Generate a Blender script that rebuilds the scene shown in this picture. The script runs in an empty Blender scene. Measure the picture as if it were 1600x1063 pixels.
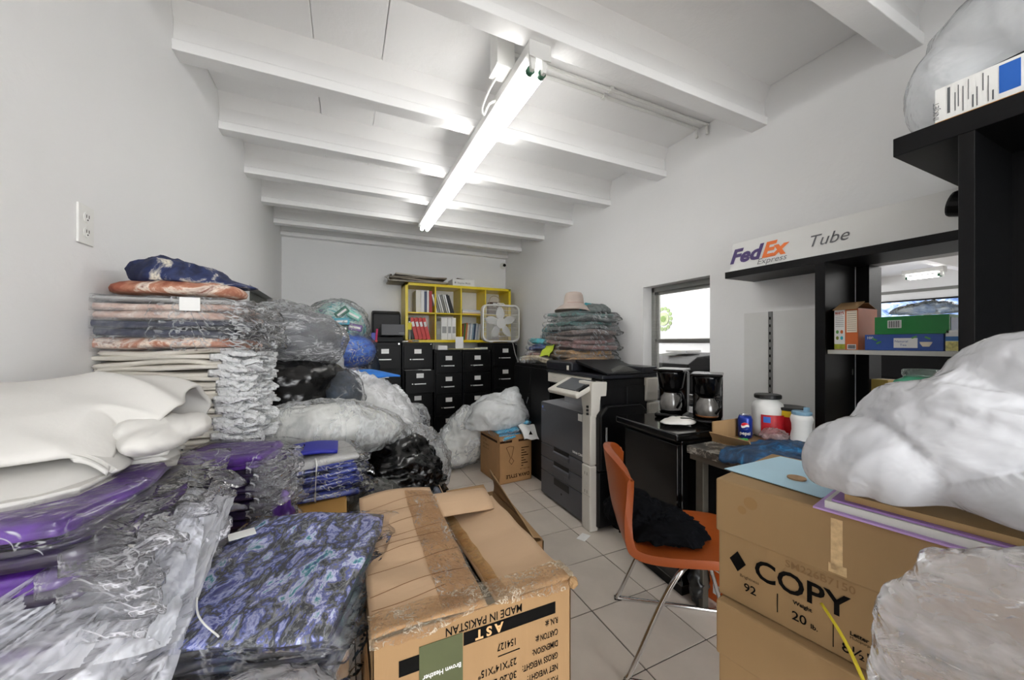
import bpy, bmesh, math, random
import numpy as np
from mathutils import Vector, Matrix

random.seed(7)
S = bpy.context.scene
COL = S.collection
R = math.radians

# ------------------------------------------------------------------ camera, world, exposure
cd = bpy.data.cameras.new('camera')
cam = bpy.data.objects.new('camera', cd)
COL.objects.link(cam)
cam.location = (0, 0, 1.30)
cam.rotation_euler = (R(90), 0, R(-24.7))
cd.sensor_width = 36.0
cd.lens = 12.85
cd.shift_y = 0.0028
cd.clip_start = 0.02
S.camera = cam

world = bpy.data.worlds.new('world')
S.world = world
world.use_nodes = True
bg = world.node_tree.nodes['Background']
bg.inputs[0].default_value = (0.97, 0.985, 1.0, 1)
bg.inputs[1].default_value = 4.5

TUBE = 8.0          # tube emission
S.view_settings.view_transform = 'Standard'
S.view_settings.look = 'None'
S.view_settings.gamma = 1.0
S.view_settings.use_curve_mapping = False
S.view_settings.exposure = 1.0
try:
    S.cycles.transparent_max_bounces = 24
    S.cycles.max_bounces = 10
    S.cycles.diffuse_bounces = 6
    S.cycles.sample_clamp_indirect = 6.0
    S.cycles.use_denoising = True
except Exception:
    pass

# ------------------------------------------------------------------ numeric helpers
def _hash(ix, iy, iz, seed):
    h = (ix * 374761393 + iy * 668265263 + iz * 1440662683 + seed * 1274126177) & 0xffffffff
    h = ((h ^ (h >> 13)) * 1103515245) & 0xffffffff
    h = ((h ^ (h >> 16)) * 69069) & 0xffffffff
    return ((h ^ (h >> 15)) & 0xffff) / 32767.5 - 1.0

def vn(P, seed=0):
    P = np.asarray(P, float)
    i = np.floor(P).astype(np.int64)
    f = P - i
    f = f * f * (3 - 2 * f)
    out = 0
    for a in (0, 1):
        for b in (0, 1):
            for c in (0, 1):
                w = (f[:, 0] if a else 1 - f[:, 0]) * (f[:, 1] if b else 1 - f[:, 1]) * (f[:, 2] if c else 1 - f[:, 2])
                out = out + w * _hash(i[:, 0] + a, i[:, 1] + b, i[:, 2] + c, seed)
    return out

def ridged(P, seed=0, octaves=3):
    P = np.asarray(P, float)
    o = 0; a = 1.0; t = 0
    for k in range(octaves):
        o = o + a * (1 - 2 * np.abs(vn(P, seed + k * 17)))
        t += a; a *= 0.55; P = P * 2.03 + 3.1
    return o / t

def fbm(P, seed=0, octaves=3):
    P = np.asarray(P, float)
    o = 0; a = 1.0; t = 0
    for k in range(octaves):
        o = o + a * vn(P, seed + k * 31)
        t += a; a *= 0.5; P = P * 2.07 + 5.3
    return o / t

# ------------------------------------------------------------------ materials
def nodes(name):
    m = bpy.data.materials.new(name)
    m.use_nodes = True
    nt = m.node_tree
    b = nt.nodes['Principled BSDF']
    return m, nt, b

def lin(c):
    return tuple(((x / 12.92) if x <= .04045 else ((x + .055) / 1.055) ** 2.4) for x in c) + (1,)

def hx(h):
    return lin(tuple(int(h[i:i + 2], 16) / 255 for i in (0, 2, 4)))

def coords(nt, scale=(1, 1, 1), rot=(0, 0, 0), kind='Object'):
    tc = nt.nodes.new('ShaderNodeTexCoord')
    mp = nt.nodes.new('ShaderNodeMapping')
    mp.inputs['Scale'].default_value = scale
    mp.inputs['Rotation'].default_value = rot
    nt.links.new(tc.outputs[kind], mp.inputs[0])
    return mp.outputs[0]

def noise(nt, vec, scale, detail=4, rough=.55, dist=0.0):
    n = nt.nodes.new('ShaderNodeTexNoise')
    n.inputs['Scale'].default_value = scale
    n.inputs['Detail'].default_value = detail
    n.inputs['Roughness'].default_value = rough
    n.inputs['Distortion'].default_value = dist
    nt.links.new(vec, n.inputs['Vector'])
    return n.outputs['Fac']

def ramp(nt, fac, stops, interp='LINEAR'):
    r = nt.nodes.new('ShaderNodeValToRGB')
    r.color_ramp.interpolation = interp
    e = r.color_ramp.elements
    while len(e) < len(stops):
        e.new(0.5)
    for k, (p, c) in enumerate(stops):
        e[k].position = p
        e[k].color = c if len(c) == 4 else tuple(c) + (1,)
    nt.links.new(fac, r.inputs[0])
    return r.outputs[0]

def bump(nt, b, h, strength=.3, dist=.01):
    bn = nt.nodes.new('ShaderNodeBump')
    bn.inputs['Strength'].default_value = strength
    bn.inputs['Distance'].default_value = dist
    nt.links.new(h, bn.inputs['Height'])
    nt.links.new(bn.outputs[0], b.inputs['Normal'])
    return bn

_mats = {}
def M(name, col='808080', rough=.5, metal=0.0, var=0.0, vscale=8, bmp=0.0, bscale=60, stretch=(1, 1, 1), coat=0.0, spec=.5, rand=0.0):
    """plain procedural material: colour with noise variation and fine relief"""
    if name in _mats:
        return _mats[name]
    m, nt, b = nodes(name)
    c = hx(col) if isinstance(col, str) else col
    b.inputs['Roughness'].default_value = rough
    b.inputs['Metallic'].default_value = metal
    b.inputs['Specular IOR Level'].default_value = spec
    if coat:
        b.inputs['Coat Weight'].default_value = coat
        b.inputs['Coat Roughness'].default_value = .15
    vec = coords(nt, stretch)
    if var > 0:
        f = noise(nt, vec, vscale, 5, .6)
        lo = tuple(x * (1 - var) for x in c[:3]) + (1,)
        hi = tuple(min(1, x * (1 + var)) for x in c[:3]) + (1,)
        out = ramp(nt, f, [(.3, lo), (.7, hi)])
        if rand > 0:
            oi = nt.nodes.new('ShaderNodeObjectInfo')
            mr = nt.nodes.new('ShaderNodeMapRange')
            mr.inputs[3].default_value = 1 - rand; mr.inputs[4].default_value = 1 + rand
            nt.links.new(oi.outputs['Random'], mr.inputs[0])
            hs = nt.nodes.new('ShaderNodeHueSaturation')
            nt.links.new(mr.outputs[0], hs.inputs['Value'])
            nt.links.new(out, hs.inputs['Color'])
            out = hs.outputs[0]
        nt.links.new(out, b.inputs['Base Color'])
    else:
        b.inputs['Base Color'].default_value = c
    if bmp > 0:
        bump(nt, b, noise(nt, vec, bscale, 3), bmp, .004)
    _mats[name] = m
    return m

def emit(name, col, s):
    m, nt, b = nodes(name)
    b.inputs['Base Color'].default_value = (1, 1, 1, 1)
    b.inputs['Emission Color'].default_value = hx(col)
    b.inputs['Emission Strength'].default_value = s
    return m

def plastic(name, dens=.15, streak=.6, tint='ffffff', body='eef1f4', rough=.16, scale=7, stretch=(1, 1, 1), rot=(0, 0, 0), bs=.9, thr=(.0, .10), gl=.09):
    """crinkled clear film: see-through, whitening along its creases, with glints partly painted as white streaks"""
    if name in _mats:
        return _mats[name]
    m, nt, b = nodes(name)
    vec = coords(nt, stretch, rot)
    n1 = noise(nt, vec, scale, 3, .55, 1.2)
    a = nt.nodes.new('ShaderNodeMath'); a.operation = 'SUBTRACT'; a.inputs[1].default_value = .5
    nt.links.new(n1, a.inputs[0])
    ab = nt.nodes.new('ShaderNodeMath'); ab.operation = 'ABSOLUTE'
    nt.links.new(a.outputs[0], ab.inputs[0])
    mr = nt.nodes.new('ShaderNodeMapRange')
    mr.inputs[1].default_value = thr[0]; mr.inputs[2].default_value = thr[1]
    mr.inputs[3].default_value = streak; mr.inputs[4].default_value = dens * .5  # white streak haze paints glints on top of the crinkle whitening
    nt.links.new(ab.outputs[0], mr.inputs[0])
    low = noise(nt, vec, scale * .45, 2, .5, .5)
    lr = nt.nodes.new('ShaderNodeMapRange'); lr.inputs[1].default_value = .42; lr.inputs[2].default_value = .62
    nt.links.new(low, lr.inputs[0])
    sm = nt.nodes.new('ShaderNodeMath'); sm.operation = 'MULTIPLY_ADD'; sm.inputs[2].default_value = dens
    nt.links.new(mr.outputs[0], sm.inputs[0]); nt.links.new(lr.outputs[0], sm.inputs[1])
    n2 = noise(nt, vec, scale * 2.2, 3, .55, .25)
    bn = nt.nodes.new('ShaderNodeBump'); bn.inputs['Strength'].default_value = bs; bn.inputs['Distance'].default_value = .03
    nt.links.new(n2, bn.inputs['Height'])
    tr = nt.nodes.new('ShaderNodeBsdfTransparent'); tr.inputs[0].default_value = hx(tint)
    df = nt.nodes.new('ShaderNodeBsdfDiffuse'); df.inputs[0].default_value = hx(body)
    tl = nt.nodes.new('ShaderNodeBsdfTranslucent'); tl.inputs[0].default_value = hx(body)
    nt.links.new(bn.outputs[0], df.inputs['Normal'])
    m1 = nt.nodes.new('ShaderNodeMixShader'); m1.inputs[0].default_value = .25
    nt.links.new(df.outputs[0], m1.inputs[1]); nt.links.new(tl.outputs[0], m1.inputs[2])
    mx = nt.nodes.new('ShaderNodeMixShader')
    nt.links.new(sm.outputs[0], mx.inputs[0]); nt.links.new(tr.outputs[0], mx.inputs[1]); nt.links.new(m1.outputs[0], mx.inputs[2])
    fr = nt.nodes.new('ShaderNodeLayerWeight'); fr.inputs[0].default_value = gl
    nt.links.new(bn.outputs[0], fr.inputs['Normal'])
    gy = nt.nodes.new('ShaderNodeBsdfAnisotropic') if False else nt.nodes.new('ShaderNodeBsdfGlossy')
    gy.inputs['Roughness'].default_value = rough
    nt.links.new(bn.outputs[0], gy.inputs['Normal'])
    m3 = nt.nodes.new('ShaderNodeMixShader')
    nt.links.new(fr.outputs['Fresnel'], m3.inputs[0]); nt.links.new(mx.outputs[0], m3.inputs[1]); nt.links.new(gy.outputs[0], m3.inputs[2])
    nt.links.new(m3.outputs[0], nt.nodes['Material Output'].inputs[0])
    nt.nodes.remove(b)
    _mats[name] = m
    return m

def print_fabric(name, stops, scale=9, dist=2.0, stretch=(1, 1, 1), rough=.8, coat=0.0, bs=.4):
    if name in _mats:
        return _mats[name]
    m, nt, b = nodes(name)
    vec = coords(nt, stretch)
    f = noise(nt, vec, scale, 6, .66, dist)
    c = ramp(nt, f, [(p, hx(h)) for p, h in stops])
    nt.links.new(c, b.inputs['Base Color'])
    b.inputs['Roughness'].default_value = rough
    if coat:
        b.inputs['Coat Weight'].default_value = coat
        b.inputs['Coat Roughness'].default_value = .12
    bump(nt, b, noise(nt, vec, scale * 2.5, 3), bs, .008)
    _mats[name] = m
    return m

# walls: rolled paint over rough plaster
def paint(name, col, b1=.25):
    m, nt, b = nodes(name)
    vec = coords(nt)
    f = noise(nt, vec, 1.3, 5, .6)
    c = hx(col)
    base = ramp(nt, f, [(.25, tuple(x * .97 for x in c[:3]) + (1,)), (.75, c)])
    sp = noise(nt, vec, 55, 6, .75)           # tiny scuffs and pin holes
    sc = ramp(nt, sp, [(.0, (.25, .25, .25, 1)), (.245, (.25, .25, .25, 1)), (.26, (1, 1, 1, 1))])
    mx = nt.nodes.new('ShaderNodeMix'); mx.data_type = 'RGBA'; mx.blend_type = 'MULTIPLY'
    mx.inputs[0].default_value = .5
    nt.links.new(base, mx.inputs[6]); nt.links.new(sc, mx.inputs[7])
    nt.links.new(mx.outputs[2], b.inputs['Base Color'])
    b.inputs['Roughness'].default_value = .55
    n = noise(nt, vec, 9, 6, .6)
    bump(nt, b, n, b1, .012)
    return m

m_wall = paint('white_wall_paint', 'E9E9E9')
m_ceil = paint('white_ceiling_paint', 'F1F1F1', .35)
m_black = M('black_laminate', '09090B', .42, var=.15, vscale=5, bmp=.05, spec=.22)
m_blackmetal = M('black_enamel_steel', '040405', .45, var=.2, vscale=6, bmp=.06, bscale=90, spec=.2)
m_chrome = M('chrome', 'D5D5D5', .16, 1.0, bmp=.02)
m_alu = M('pale_aluminium', 'DCDCDA', .35, .35, spec=.6)
m_steel = M('brushed_aluminium', 'A8A8A4', .38, 1.0, var=.1, bmp=.08, stretch=(1, 1, 12))
m_white = M('white_plastic', 'E4E4E1', .4, var=.03, bmp=.03)
m_card = M('cardboard', '967752', .85, var=.10, vscale=4, bmp=.18, bscale=70, stretch=(1, 1, .12))
m_card2 = M('cardboard_light', 'B59778', .8, var=.08, vscale=3, bmp=.2, bscale=90, stretch=(.06, 1, 1))
m_cardy = M('cardboard_yellow', 'A87E3E', .75, var=.08, vscale=3, bmp=.12, stretch=(1, .1, 1))
m_kraft = M('kraft_copy_box', '8F7450', .8, var=.05, vscale=5, bmp=.12, bscale=120, stretch=(1, 1, .1))
m_ink = M('black_ink', '0B0A09', .8, var=.2, vscale=60, spec=.1)
m_inkb = M('brown_ink', '3A2414', .8, var=.2, vscale=60, spec=.1)
m_paper = M('white_paper', 'E6E6E4', .7, var=.04, bmp=.05)
m_tape = plastic('packing_tape', .45, .2, 'e8d2b0', 'A8895F', .2, 22, (3, .6, 1), bs=.3)

# ------------------------------------------------------------------ mesh builder
def unwrap_loc(parent):
    return Matrix.Translation(parent.location) @ Matrix.Rotation(parent.rotation_euler.z, 4, 'Z')

class MB:
    def __init__(s):
        s.v = []; s.f = []; s.n = 0
    def add(s, V, F):
        V = np.asarray(V, float).reshape(-1, 3)
        s.v.append(V)
        s.f += [tuple(int(i) + s.n for i in f) for f in F]
        s.n += len(V)
        return s
    def box(s, c, d, rot=None, taper=1.0):
        x, y, z = (q / 2 for q in d)
        V = np.array([(-x, -y, -z), (x, -y, -z), (x, y, -z), (-x, y, -z), (-x * taper, -y * taper, z), (x * taper, -y * taper, z), (x * taper, y * taper, z), (-x * taper, y * taper, z)])
        if rot is not None:
            m = np.array(rot.to_3x3() if hasattr(rot, 'to_3x3') else rot)
            V = V @ m.T
        return s.add(V + np.array(c), [(3, 2, 1, 0), (4, 5, 6, 7), (0, 1, 5, 4), (1, 2, 6, 5), (2, 3, 7, 6), (3, 0, 4, 7)])
    def bb(s, a, b):
        a, b = np.array(a, float), np.array(b, float)
        return s.box((a + b) / 2, np.abs(b - a))
    def cyl(s, p0, p1, r0, r1=None, n=16):
        r1 = r0 if r1 is None else r1
        p0, p1 = Vector(p0), Vector(p1)
        q = (p1 - p0).to_track_quat('Z', 'Y')
        V = []
        for p, r in ((p0, r0), (p1, r1)):
            for k in range(n):
                a = 2 * math.pi * k / n
                V.append(p + q @ Vector((math.cos(a) * r, math.sin(a) * r, 0)))
        F = [(k, (k + 1) % n, n + (k + 1) % n, n + k) for k in range(n)]
        F += [tuple(range(n - 1, -1, -1)), tuple(range(n, 2 * n))]
        return s.add([tuple(v) for v in V], F)
    def tube(s, pts, r, n=8, closed=False, flat=1.0):
        P = [Vector(p) for p in pts]
        V = []; m = len(P)
        up = Vector((0, 0, 1))
        for i, p in enumerate(P):
            a = P[(i - 1) % m] if (closed or i > 0) else P[0]
            b = P[(i + 1) % m] if (closed or i < m - 1) else P[-1]
            t = (b - a).normalized()
            x = t.cross(up)
            if x.length < 1e-3:
                x = t.cross(Vector((0, 1, 0)))
            x.normalize(); y = x.cross(t).normalized()
            for k in range(n):
                g = 2 * math.pi * k / n
                V.append(tuple(p + x * math.cos(g) * r + y * math.sin(g) * r * flat))
        F = []
        for i in range(m if closed else m - 1):
            j = (i + 1) % m
            for k in range(n):
                l = (k + 1) % n
                F.append((i * n + k, i * n + l, j * n + l, j * n + k))
        if not closed:
            F += [tuple(range(n)), tuple(range((m - 1) * n + n - 1, (m - 1) * n - 1, -1))]
        return s.add(V, F)
    def lathe(s, prof, c=(0, 0, 0), n=24, sx=1.0, sy=1.0):
        V = []
        for r, z in prof:
            for k in range(n):
                a = 2 * math.pi * k / n
                V.append((c[0] + math.cos(a) * r * sx, c[1] + math.sin(a) * r * sy, c[2] + z))
        F = []
        for i in range(len(prof) - 1):
            for k in range(n):
                l = (k + 1) % n
                F.append((i * n + k, i * n + l, (i + 1) * n + l, (i + 1) * n + k))
        F += [tuple(range(n - 1, -1, -1)), tuple(range((len(prof) - 1) * n, len(prof) * n))]
        return s.add(V, F)
    def prism(s, poly, axis, a, b):
        """poly: 2-D points in the plane of the two other axes (in x, y, z order)"""
        V = []
        for q in (a, b):
            for u, w in poly:
                V.append({'x': (q, u, w), 'y': (u, q, w), 'z': (u, w, q)}[axis])
        n = len(poly)
        F = [tuple(range(n)), tuple(range(2 * n - 1, n - 1, -1))] + [(k, (k + 1) % n, n + (k + 1) % n, n + k) for k in range(n)]
        return s.add(V, F)
    def quad(s, pts):
        return s.add(pts, [tuple(range(len(pts)))])
    def text(s, t, size, o, xd, yd, bold=0.0, shear=0.0, sx=1.0, align='LEFT', lift=.0006, fit=None):
        cu = bpy.data.curves.new('t', 'FONT')
        cu.body = t; cu.size = size; cu.offset = bold; cu.shear = shear
        cu.align_x = align; cu.resolution_u = 3
        ob = bpy.data.objects.new('t', cu)
        COL.objects.link(ob)
        dg = bpy.context.evaluated_depsgraph_get()
        me = bpy.data.meshes.new_from_object(ob.evaluated_get(dg))
        xd, yd, o = np.array(Vector(xd).normalized()), np.array(Vector(yd).normalized()), np.array(o, float)
        nd = np.cross(xd, yd)
        if len(me.vertices):
            co = np.empty(len(me.vertices) * 3); me.vertices.foreach_get('co', co); co = co.reshape(-1, 3)
            if fit: sx = fit / (co[:, 0].max() - co[:, 0].min()); co[:, 0] -= co[:, 0].min()
            V = o + np.outer(co[:, 0] * sx, xd) + np.outer(co[:, 1], yd) + nd * lift
            s.add(V, [tuple(p.vertices) for p in me.polygons])
        bpy.data.meshes.remove(me)
        bpy.data.objects.remove(ob); bpy.data.curves.remove(cu)
        return s
    def build(s, name, mat, parent=None, loc=None, rz=0, world=False, bevel=0, seg=2, smooth=False, label=None, cat=None, group=None, kind=None, sub=0, fix=True):
        V = np.concatenate(s.v) if s.v else np.zeros((0, 3))
        if parent is not None and world:
            mi = np.array((unwrap_loc(parent) if parent.parent is None else unwrap_loc(parent.parent) @ unwrap_loc(parent)).inverted())
            V = V @ mi[:3, :3].T + mi[:3, 3]
        if parent is None and loc is None:
            c = (V.min(0) + V.max(0)) / 2
            loc = (c[0], c[1], V[:, 2].min())
            V = V - np.array(loc)
        me = bpy.data.meshes.new(name)
        me.from_pydata(V.tolist(), [], s.f)
        if fix:
            bm = bmesh.new(); bm.from_mesh(me)
            bmesh.ops.recalc_face_normals(bm, faces=bm.faces)
            bm.to_mesh(me); bm.free()
        if smooth:
            me.shade_smooth() if hasattr(me, 'shade_smooth') else None
        me.materials.append(mat)
        o = bpy.data.objects.new(name, me)
        COL.objects.link(o)
        if parent is not None:
            o.parent = parent
        if loc is not None:
            o.location = loc
        o.rotation_euler = (0, 0, rz)
        if bevel:
            md = o.modifiers.new('bevel', 'BEVEL'); md.width = bevel; md.segments = seg; md.limit_method = 'ANGLE'; md.angle_limit = R(40)
        if sub:
            md = o.modifiers.new('sub', 'SUBSURF'); md.levels = sub; md.render_levels = sub
        tag(o, label, cat, group, kind)
        return o

def tag(o, label=None, cat=None, group=None, kind=None):
    if label: o['label'] = label
    if cat: o['category'] = cat
    if group: o['group'] = group
    if kind: o['kind'] = kind
    return o

def T(name, label, cat, loc=(0, 0, 0), rz=0, group=None):
    o = bpy.data.objects.new(name, None)
    o.empty_display_size = .05
    COL.objects.link(o)
    o.location = loc; o.rotation_euler = (0, 0, rz)
    return tag(o, label, cat, group)

def copy_tree(o, parent=None):
    c = o.copy(); COL.objects.link(c); c.parent = parent
    for ch in [q for q in o.children]:
        copy_tree(ch, c)
    return c

# ------------------------------------------------------------------ soft shapes
_ico = {}
def ico(level):
    if level not in _ico:
        bm = bmesh.new()
        bmesh.ops.create_icosphere(bm, subdivisions=level, radius=1)
        V = np.array([tuple(v.co) for v in bm.verts]); F = [tuple(v.index for v in f.verts) for f in bm.faces]
        bm.free()
        _ico[level] = (V, F)
    return _ico[level]

def lump(c, balls, seed=1, amp=.05, freq=5.0, aniso=(1, 1, 1), level=5, floor=None, power=9, pinch=None, amp2=.015):
    """star-shaped union of soft balls around c, creased by ridged noise; balls: ((dx,dy,dz),(rx,ry,rz))"""
    Dv, F = ico(level)
    tot = 0
    for bc, br in balls:
        bc, br = np.array(bc, float), np.array(br, float)
        d = Dv / br; o = -bc / br
        A = (d * d).sum(1); B = (d * o).sum(1); Cc = (o * o).sum() - 1
        disc = B * B - A * Cc
        t = np.where(disc > 0, (-B + np.sqrt(np.maximum(disc, 0))) / A, 0)
        tot = tot + np.maximum(t * 10, 0) ** power
    r = np.maximum(tot, 1e-60) ** (1 / power) / 10
    P = Dv * r[:, None]
    q = P * np.array(aniso) * freq
    warp = np.stack([vn(q * .5 + 9, seed + 5), vn(q * .5 + 19, seed + 6), vn(q * .5 + 29, seed + 7)], 1)
    dsp = amp * ridged(q + warp * 1.2, seed, 3) + amp2 * ridged(q * 3.3 + warp * 2, seed + 50, 2)
    P = P + Dv * dsp[:, None]
    P = P + np.array(c)
    if floor is not None:
        z = P[:, 2]
        P[:, 2] = np.where(z < floor + .02, floor + .02 * np.exp((np.minimum(z, floor + .02) - floor - .02) / .05), z)
        P[:, 2] = np.maximum(P[:, 2], floor)
    return MB().add(P, F)

def shrink(mbx, c, k):
    m = MB(); V = np.concatenate(mbx.v); c = np.array(c)
    m.add((V - c) * k + c, mbx.f); return m

def boxgrid(nx, ny, nz):
    idx = {}; V = []; F = []
    def g(i, j, k):
        if (i, j, k) not in idx:
            idx[(i, j, k)] = len(V); V.append((2 * i / nx - 1, 2 * j / ny - 1, 2 * k / nz - 1))
        return idx[(i, j, k)]
    for i in range(nx):
        for j in range(ny):
            F.append((g(i, j, 0), g(i, j + 1, 0), g(i + 1, j + 1, 0), g(i + 1, j, 0)))
            F.append((g(i, j, nz), g(i + 1, j, nz), g(i + 1, j + 1, nz), g(i, j + 1, nz)))
    for i in range(nx):
        for k in range(nz):
            F.append((g(i, 0, k), g(i + 1, 0, k), g(i + 1, 0, k + 1), g(i, 0, k + 1)))
            F.append((g(i, ny, k), g(i, ny, k + 1), g(i + 1, ny, k + 1), g(i + 1, ny, k)))
    for j in range(ny):
        for k in range(nz):
            F.append((g(0, j, k), g(0, j, k + 1), g(0, j + 1, k + 1), g(0, j + 1, k)))
            F.append((g(nx, j, k), g(nx, j + 1, k), g(nx, j + 1, k + 1), g(nx, j, k + 1)))
    return np.array(V), F
_bg = {}
def garment(w, d, h, seed=1, layers=2, n=(16, 12, 6), wav=.012, rnd=.12, puff=.35, groove=.012):
    """a folded garment: soft slab with rounded fold edges and grooves between its layers"""
    if n not in _bg: _bg[n] = boxgrid(*n)
    V, F = _bg[n]
    V = V.copy()
    x, y, z = V[:, 0], V[:, 1], V[:, 2]
    X = x * np.sqrt(1 - rnd * y * y); Y = y * np.sqrt(1 - rnd * x * x)
    side = np.maximum(np.abs(x), np.abs(y))
    edge = np.where(side > .999, 1.0, 0.0)
    out = edge * (.02 * (1 - z * z) - groove * (np.abs(np.cos(layers * math.pi * (z + 1) / 2)) < .35))
    P = np.stack([X * (w / 2) * (1 + out), Y * (d / 2) * (1 + out), z * h / 2 * (1 - puff * side ** 6) + h / 2], 1)
    q = P * np.array([5, 5, 0]) + seed * 3.7
    P[:, 2] += wav * vn(q, seed) * (.4 + .6 * side)
    P[:, 0] += edge * .012 * vn(P * np.array([9, 9, 60.]) + seed, seed + 1)
    P[:, 1] += edge * .012 * vn(P * np.array([9, 9, 60.]) + seed, seed + 2)
    return MB().add(P, F)

def sleeve(w, d, h, seed=1, ext=(.03, .09), n=(26, 14, 2), cr=.010):
    """the clear sleeve of a garment: flat bag with a crimped frill past one end (+x)"""
    if n not in _bg: _bg[n] = boxgrid(*n)
    V, F = _bg[n]
    x, y, z = V[:, 0], V[:, 1], V[:, 2]
    sx = np.where(x > 0, w / 2 + ext[1], w / 2 + ext[0])
    P = np.stack([x * sx, y * (d / 2 + .008), z * (h / 2 + .004) + h / 2], 1)
    far = np.clip((P[:, 0] - w / 2) / max(ext[1], 1e-3), 0, 1)
    farl = np.clip((-P[:, 0] - w / 2) / max(ext[0], 1e-3), 0, 1)
    P[:, 2] = P[:, 2] * (1 - .75 * np.maximum(far, farl)) + h * .35 * np.maximum(far, farl)
    P[:, 2] += (.2 + 2.2 * far) * cr * vn(P * np.array([30, 26, 6.]) + seed, seed)
    P[:, 0] += far * .022 * vn(P * np.array([8, 22, 0.]) + seed, seed + 3)
    P[:, 2] -= far * .012
    return MB().add(P, F)

def frill(w, d, h, seed=1, ext=.09, n=(12, 34, 2), cr=.010):
    """crimped open end of a clear sleeve, standing out past the +x end of a garment"""
    if n not in _bg: _bg[n] = boxgrid(*n)
    V, F = _bg[n]
    x, y, z = (V[:, 0] + 1) / 2, V[:, 1], V[:, 2]
    P = np.stack([w / 2 - .03 + x * (ext + .03), y * (d / 2 + .006), z * (h / 2 + .003) + h / 2], 1)
    far = np.clip((P[:, 0] - w / 2) / max(ext, 1e-3), 0, 1)
    P[:, 2] = P[:, 2] * (1 - .7 * far) + h * .35 * far
    P[:, 2] += (.1 + 1.8 * far) * cr * vn(P * np.array([34, 40, 6.]) + seed, seed)
    P[:, 0] += far * .030 * vn(P * np.array([4, 26, 0.]) + seed, seed + 3)
    P[:, 2] -= far * .010
    return MB().add(P, F)

def sheet(fn, nu, nv, thick=0.0):
    """grid surface fn(u,v)->(x,y,z) for arrays u,v in 0..1"""
    U, W = np.meshgrid(np.linspace(0, 1, nu), np.linspace(0, 1, nv), indexing='ij')
    P = np.stack(fn(U.ravel(), W.ravel()), 1)
    F = [(i * nv + j, (i + 1) * nv + j, (i + 1) * nv + j + 1, i * nv + j + 1) for i in range(nu - 1) for j in range(nv - 1)]
    m = MB()
    if thick:
        G = P.reshape(nu, nv, 3)
        du = np.gradient(G, axis=0); dv = np.gradient(G, axis=1)
        N = np.cross(du, dv); N /= np.linalg.norm(N, axis=2, keepdims=True) + 1e-9
        P2 = (G + N * thick).reshape(-1, 3)
        n = nu * nv
        F2 = [tuple(n + i for i in reversed(f)) for f in F]
        rim = [i * nv for i in range(nu)] + [(nu - 1) * nv + j for j in range(1, nv)] + [i * nv + nv - 1 for i in range(nu - 2, -1, -1)] + [j for j in range(nv - 2, 0, -1)]
        F3 = [(rim[k], rim[(k + 1) % len(rim)], n + rim[(k + 1) % len(rim)], n + rim[k]) for k in range(len(rim))]
        m.add(np.vstack([P, P2]), F + F2 + F3)
    else:
        m.add(P, F)
    return m

def spline(pts, n):
    """Catmull-Rom through control points, n samples"""
    P = np.array([pts[0]] + list(pts) + [pts[-1]], float)
    t = np.linspace(0, len(pts) - 1 - 1e-9, n)
    i = t.astype(int); f = (t - i)[:, None]
    a, b, c, d = P[i], P[i + 1], P[i + 2], P[i + 3]
    return .5 * (2 * b + (c - a) * f + (2 * a - 5 * b + 4 * c - d) * f ** 2 + (3 * b - a - 3 * c + d) * f ** 3)

XL, XR, YF, YB = -0.747, 2.48, 5.65, -2.6
ZB, ZC = 2.705, 2.95          # beam underside, ceiling

# ================================================================== SETTING
# floor: square tiles 0.35 m, dark grout
fl = MB().bb((XL - .1, YB - .1, -.12), (XR + .1, YF + .1, -.004)).build('floor', M('grout', '4E4A45', .9, var=.2, vscale=30), kind='structure', loc=(0, 0, 0))
m_tile = M('beige_ceramic_tile', 'C6BCB1', .33, var=.07, vscale=5, bmp=.06, bscale=14, rand=.05, spec=.45)
tile_me = None
xs = [1.093 + .35 * k for k in range(-7, 6)]; ys = [1.10 + .35 * k for k in range(-11, 15)]
for x0 in xs:
    for y0 in ys:
        a, b = max(x0, XL), min(x0 + .35, XR); c, d = max(y0, YB), min(y0 + .35, YF)
        if b - a < .02 or d - c < .02: continue
        full = b - a > .349 and d - c > .349
        if full and tile_me:
            o = tile_me.copy(); COL.objects.link(o); o.location = ((a + b) / 2, (c + d) / 2, 0)
        else:
            o = MB().box((0, 0, -.005), (b - a - .006, d - c - .006, .010)).build('tile', m_tile, fl, loc=((a + b) / 2, (c + d) / 2, 0), bevel=.0012, seg=1)
            if full: tile_me = o

def wall(name, mb, m=m_wall, **k):
    return mb.build(name, m, kind='structure', loc=(0, 0, 0), **k)

# left wall with a louvred window opening behind the bags
w = MB(); t = .15; y0, y1, z0, z1 = 3.85, 5.1, 1.2, 1.81
w.bb((XL - t, YB, 0), (XL, y0, 3.0)); w.bb((XL - t, y1, 0), (XL, YF, 3.0))
w.bb((XL - t, y0, 0), (XL, y1, z0)); w.bb((XL - t, y0, z1), (XL, y1, 3.0))
wall('wall_left', w)
o = MB().bb((XL - .14, y0, z0), (XL - .12, y1, z1)).build('window_1', M('dark_interior_panel', '3A3D38', .35, var=.5, vscale=9), kind='structure', world=True)  # dark panel stands in for the shaded interior behind the louvres
for k in range(6):
    MB().box((XL - .095, (y0 + y1) / 2, z0 + .06 + k * .1), (.012, y1 - y0 - .02, .09), Matrix.Rotation(R(28), 3, 'Y')).build('louvre', M('grey_louvre', '6E706A', .5, var=.3, vscale=12), o, world=True)
wall('wall_far', MB().bb((XL - .15, YF, 0), (XR + .15, YF + .15, 3.0)))
wb_ = MB()
wb_.bb((XL - .15, YB - .15, 0), (XL + .25, YB, 3.0)); wb_.bb((XR - .35, YB - .15, 0), (XR + .15, YB, 3.0)); wb_.bb((XL + .25, YB - .15, 2.55), (XR - .35, YB, 3.0))
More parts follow.
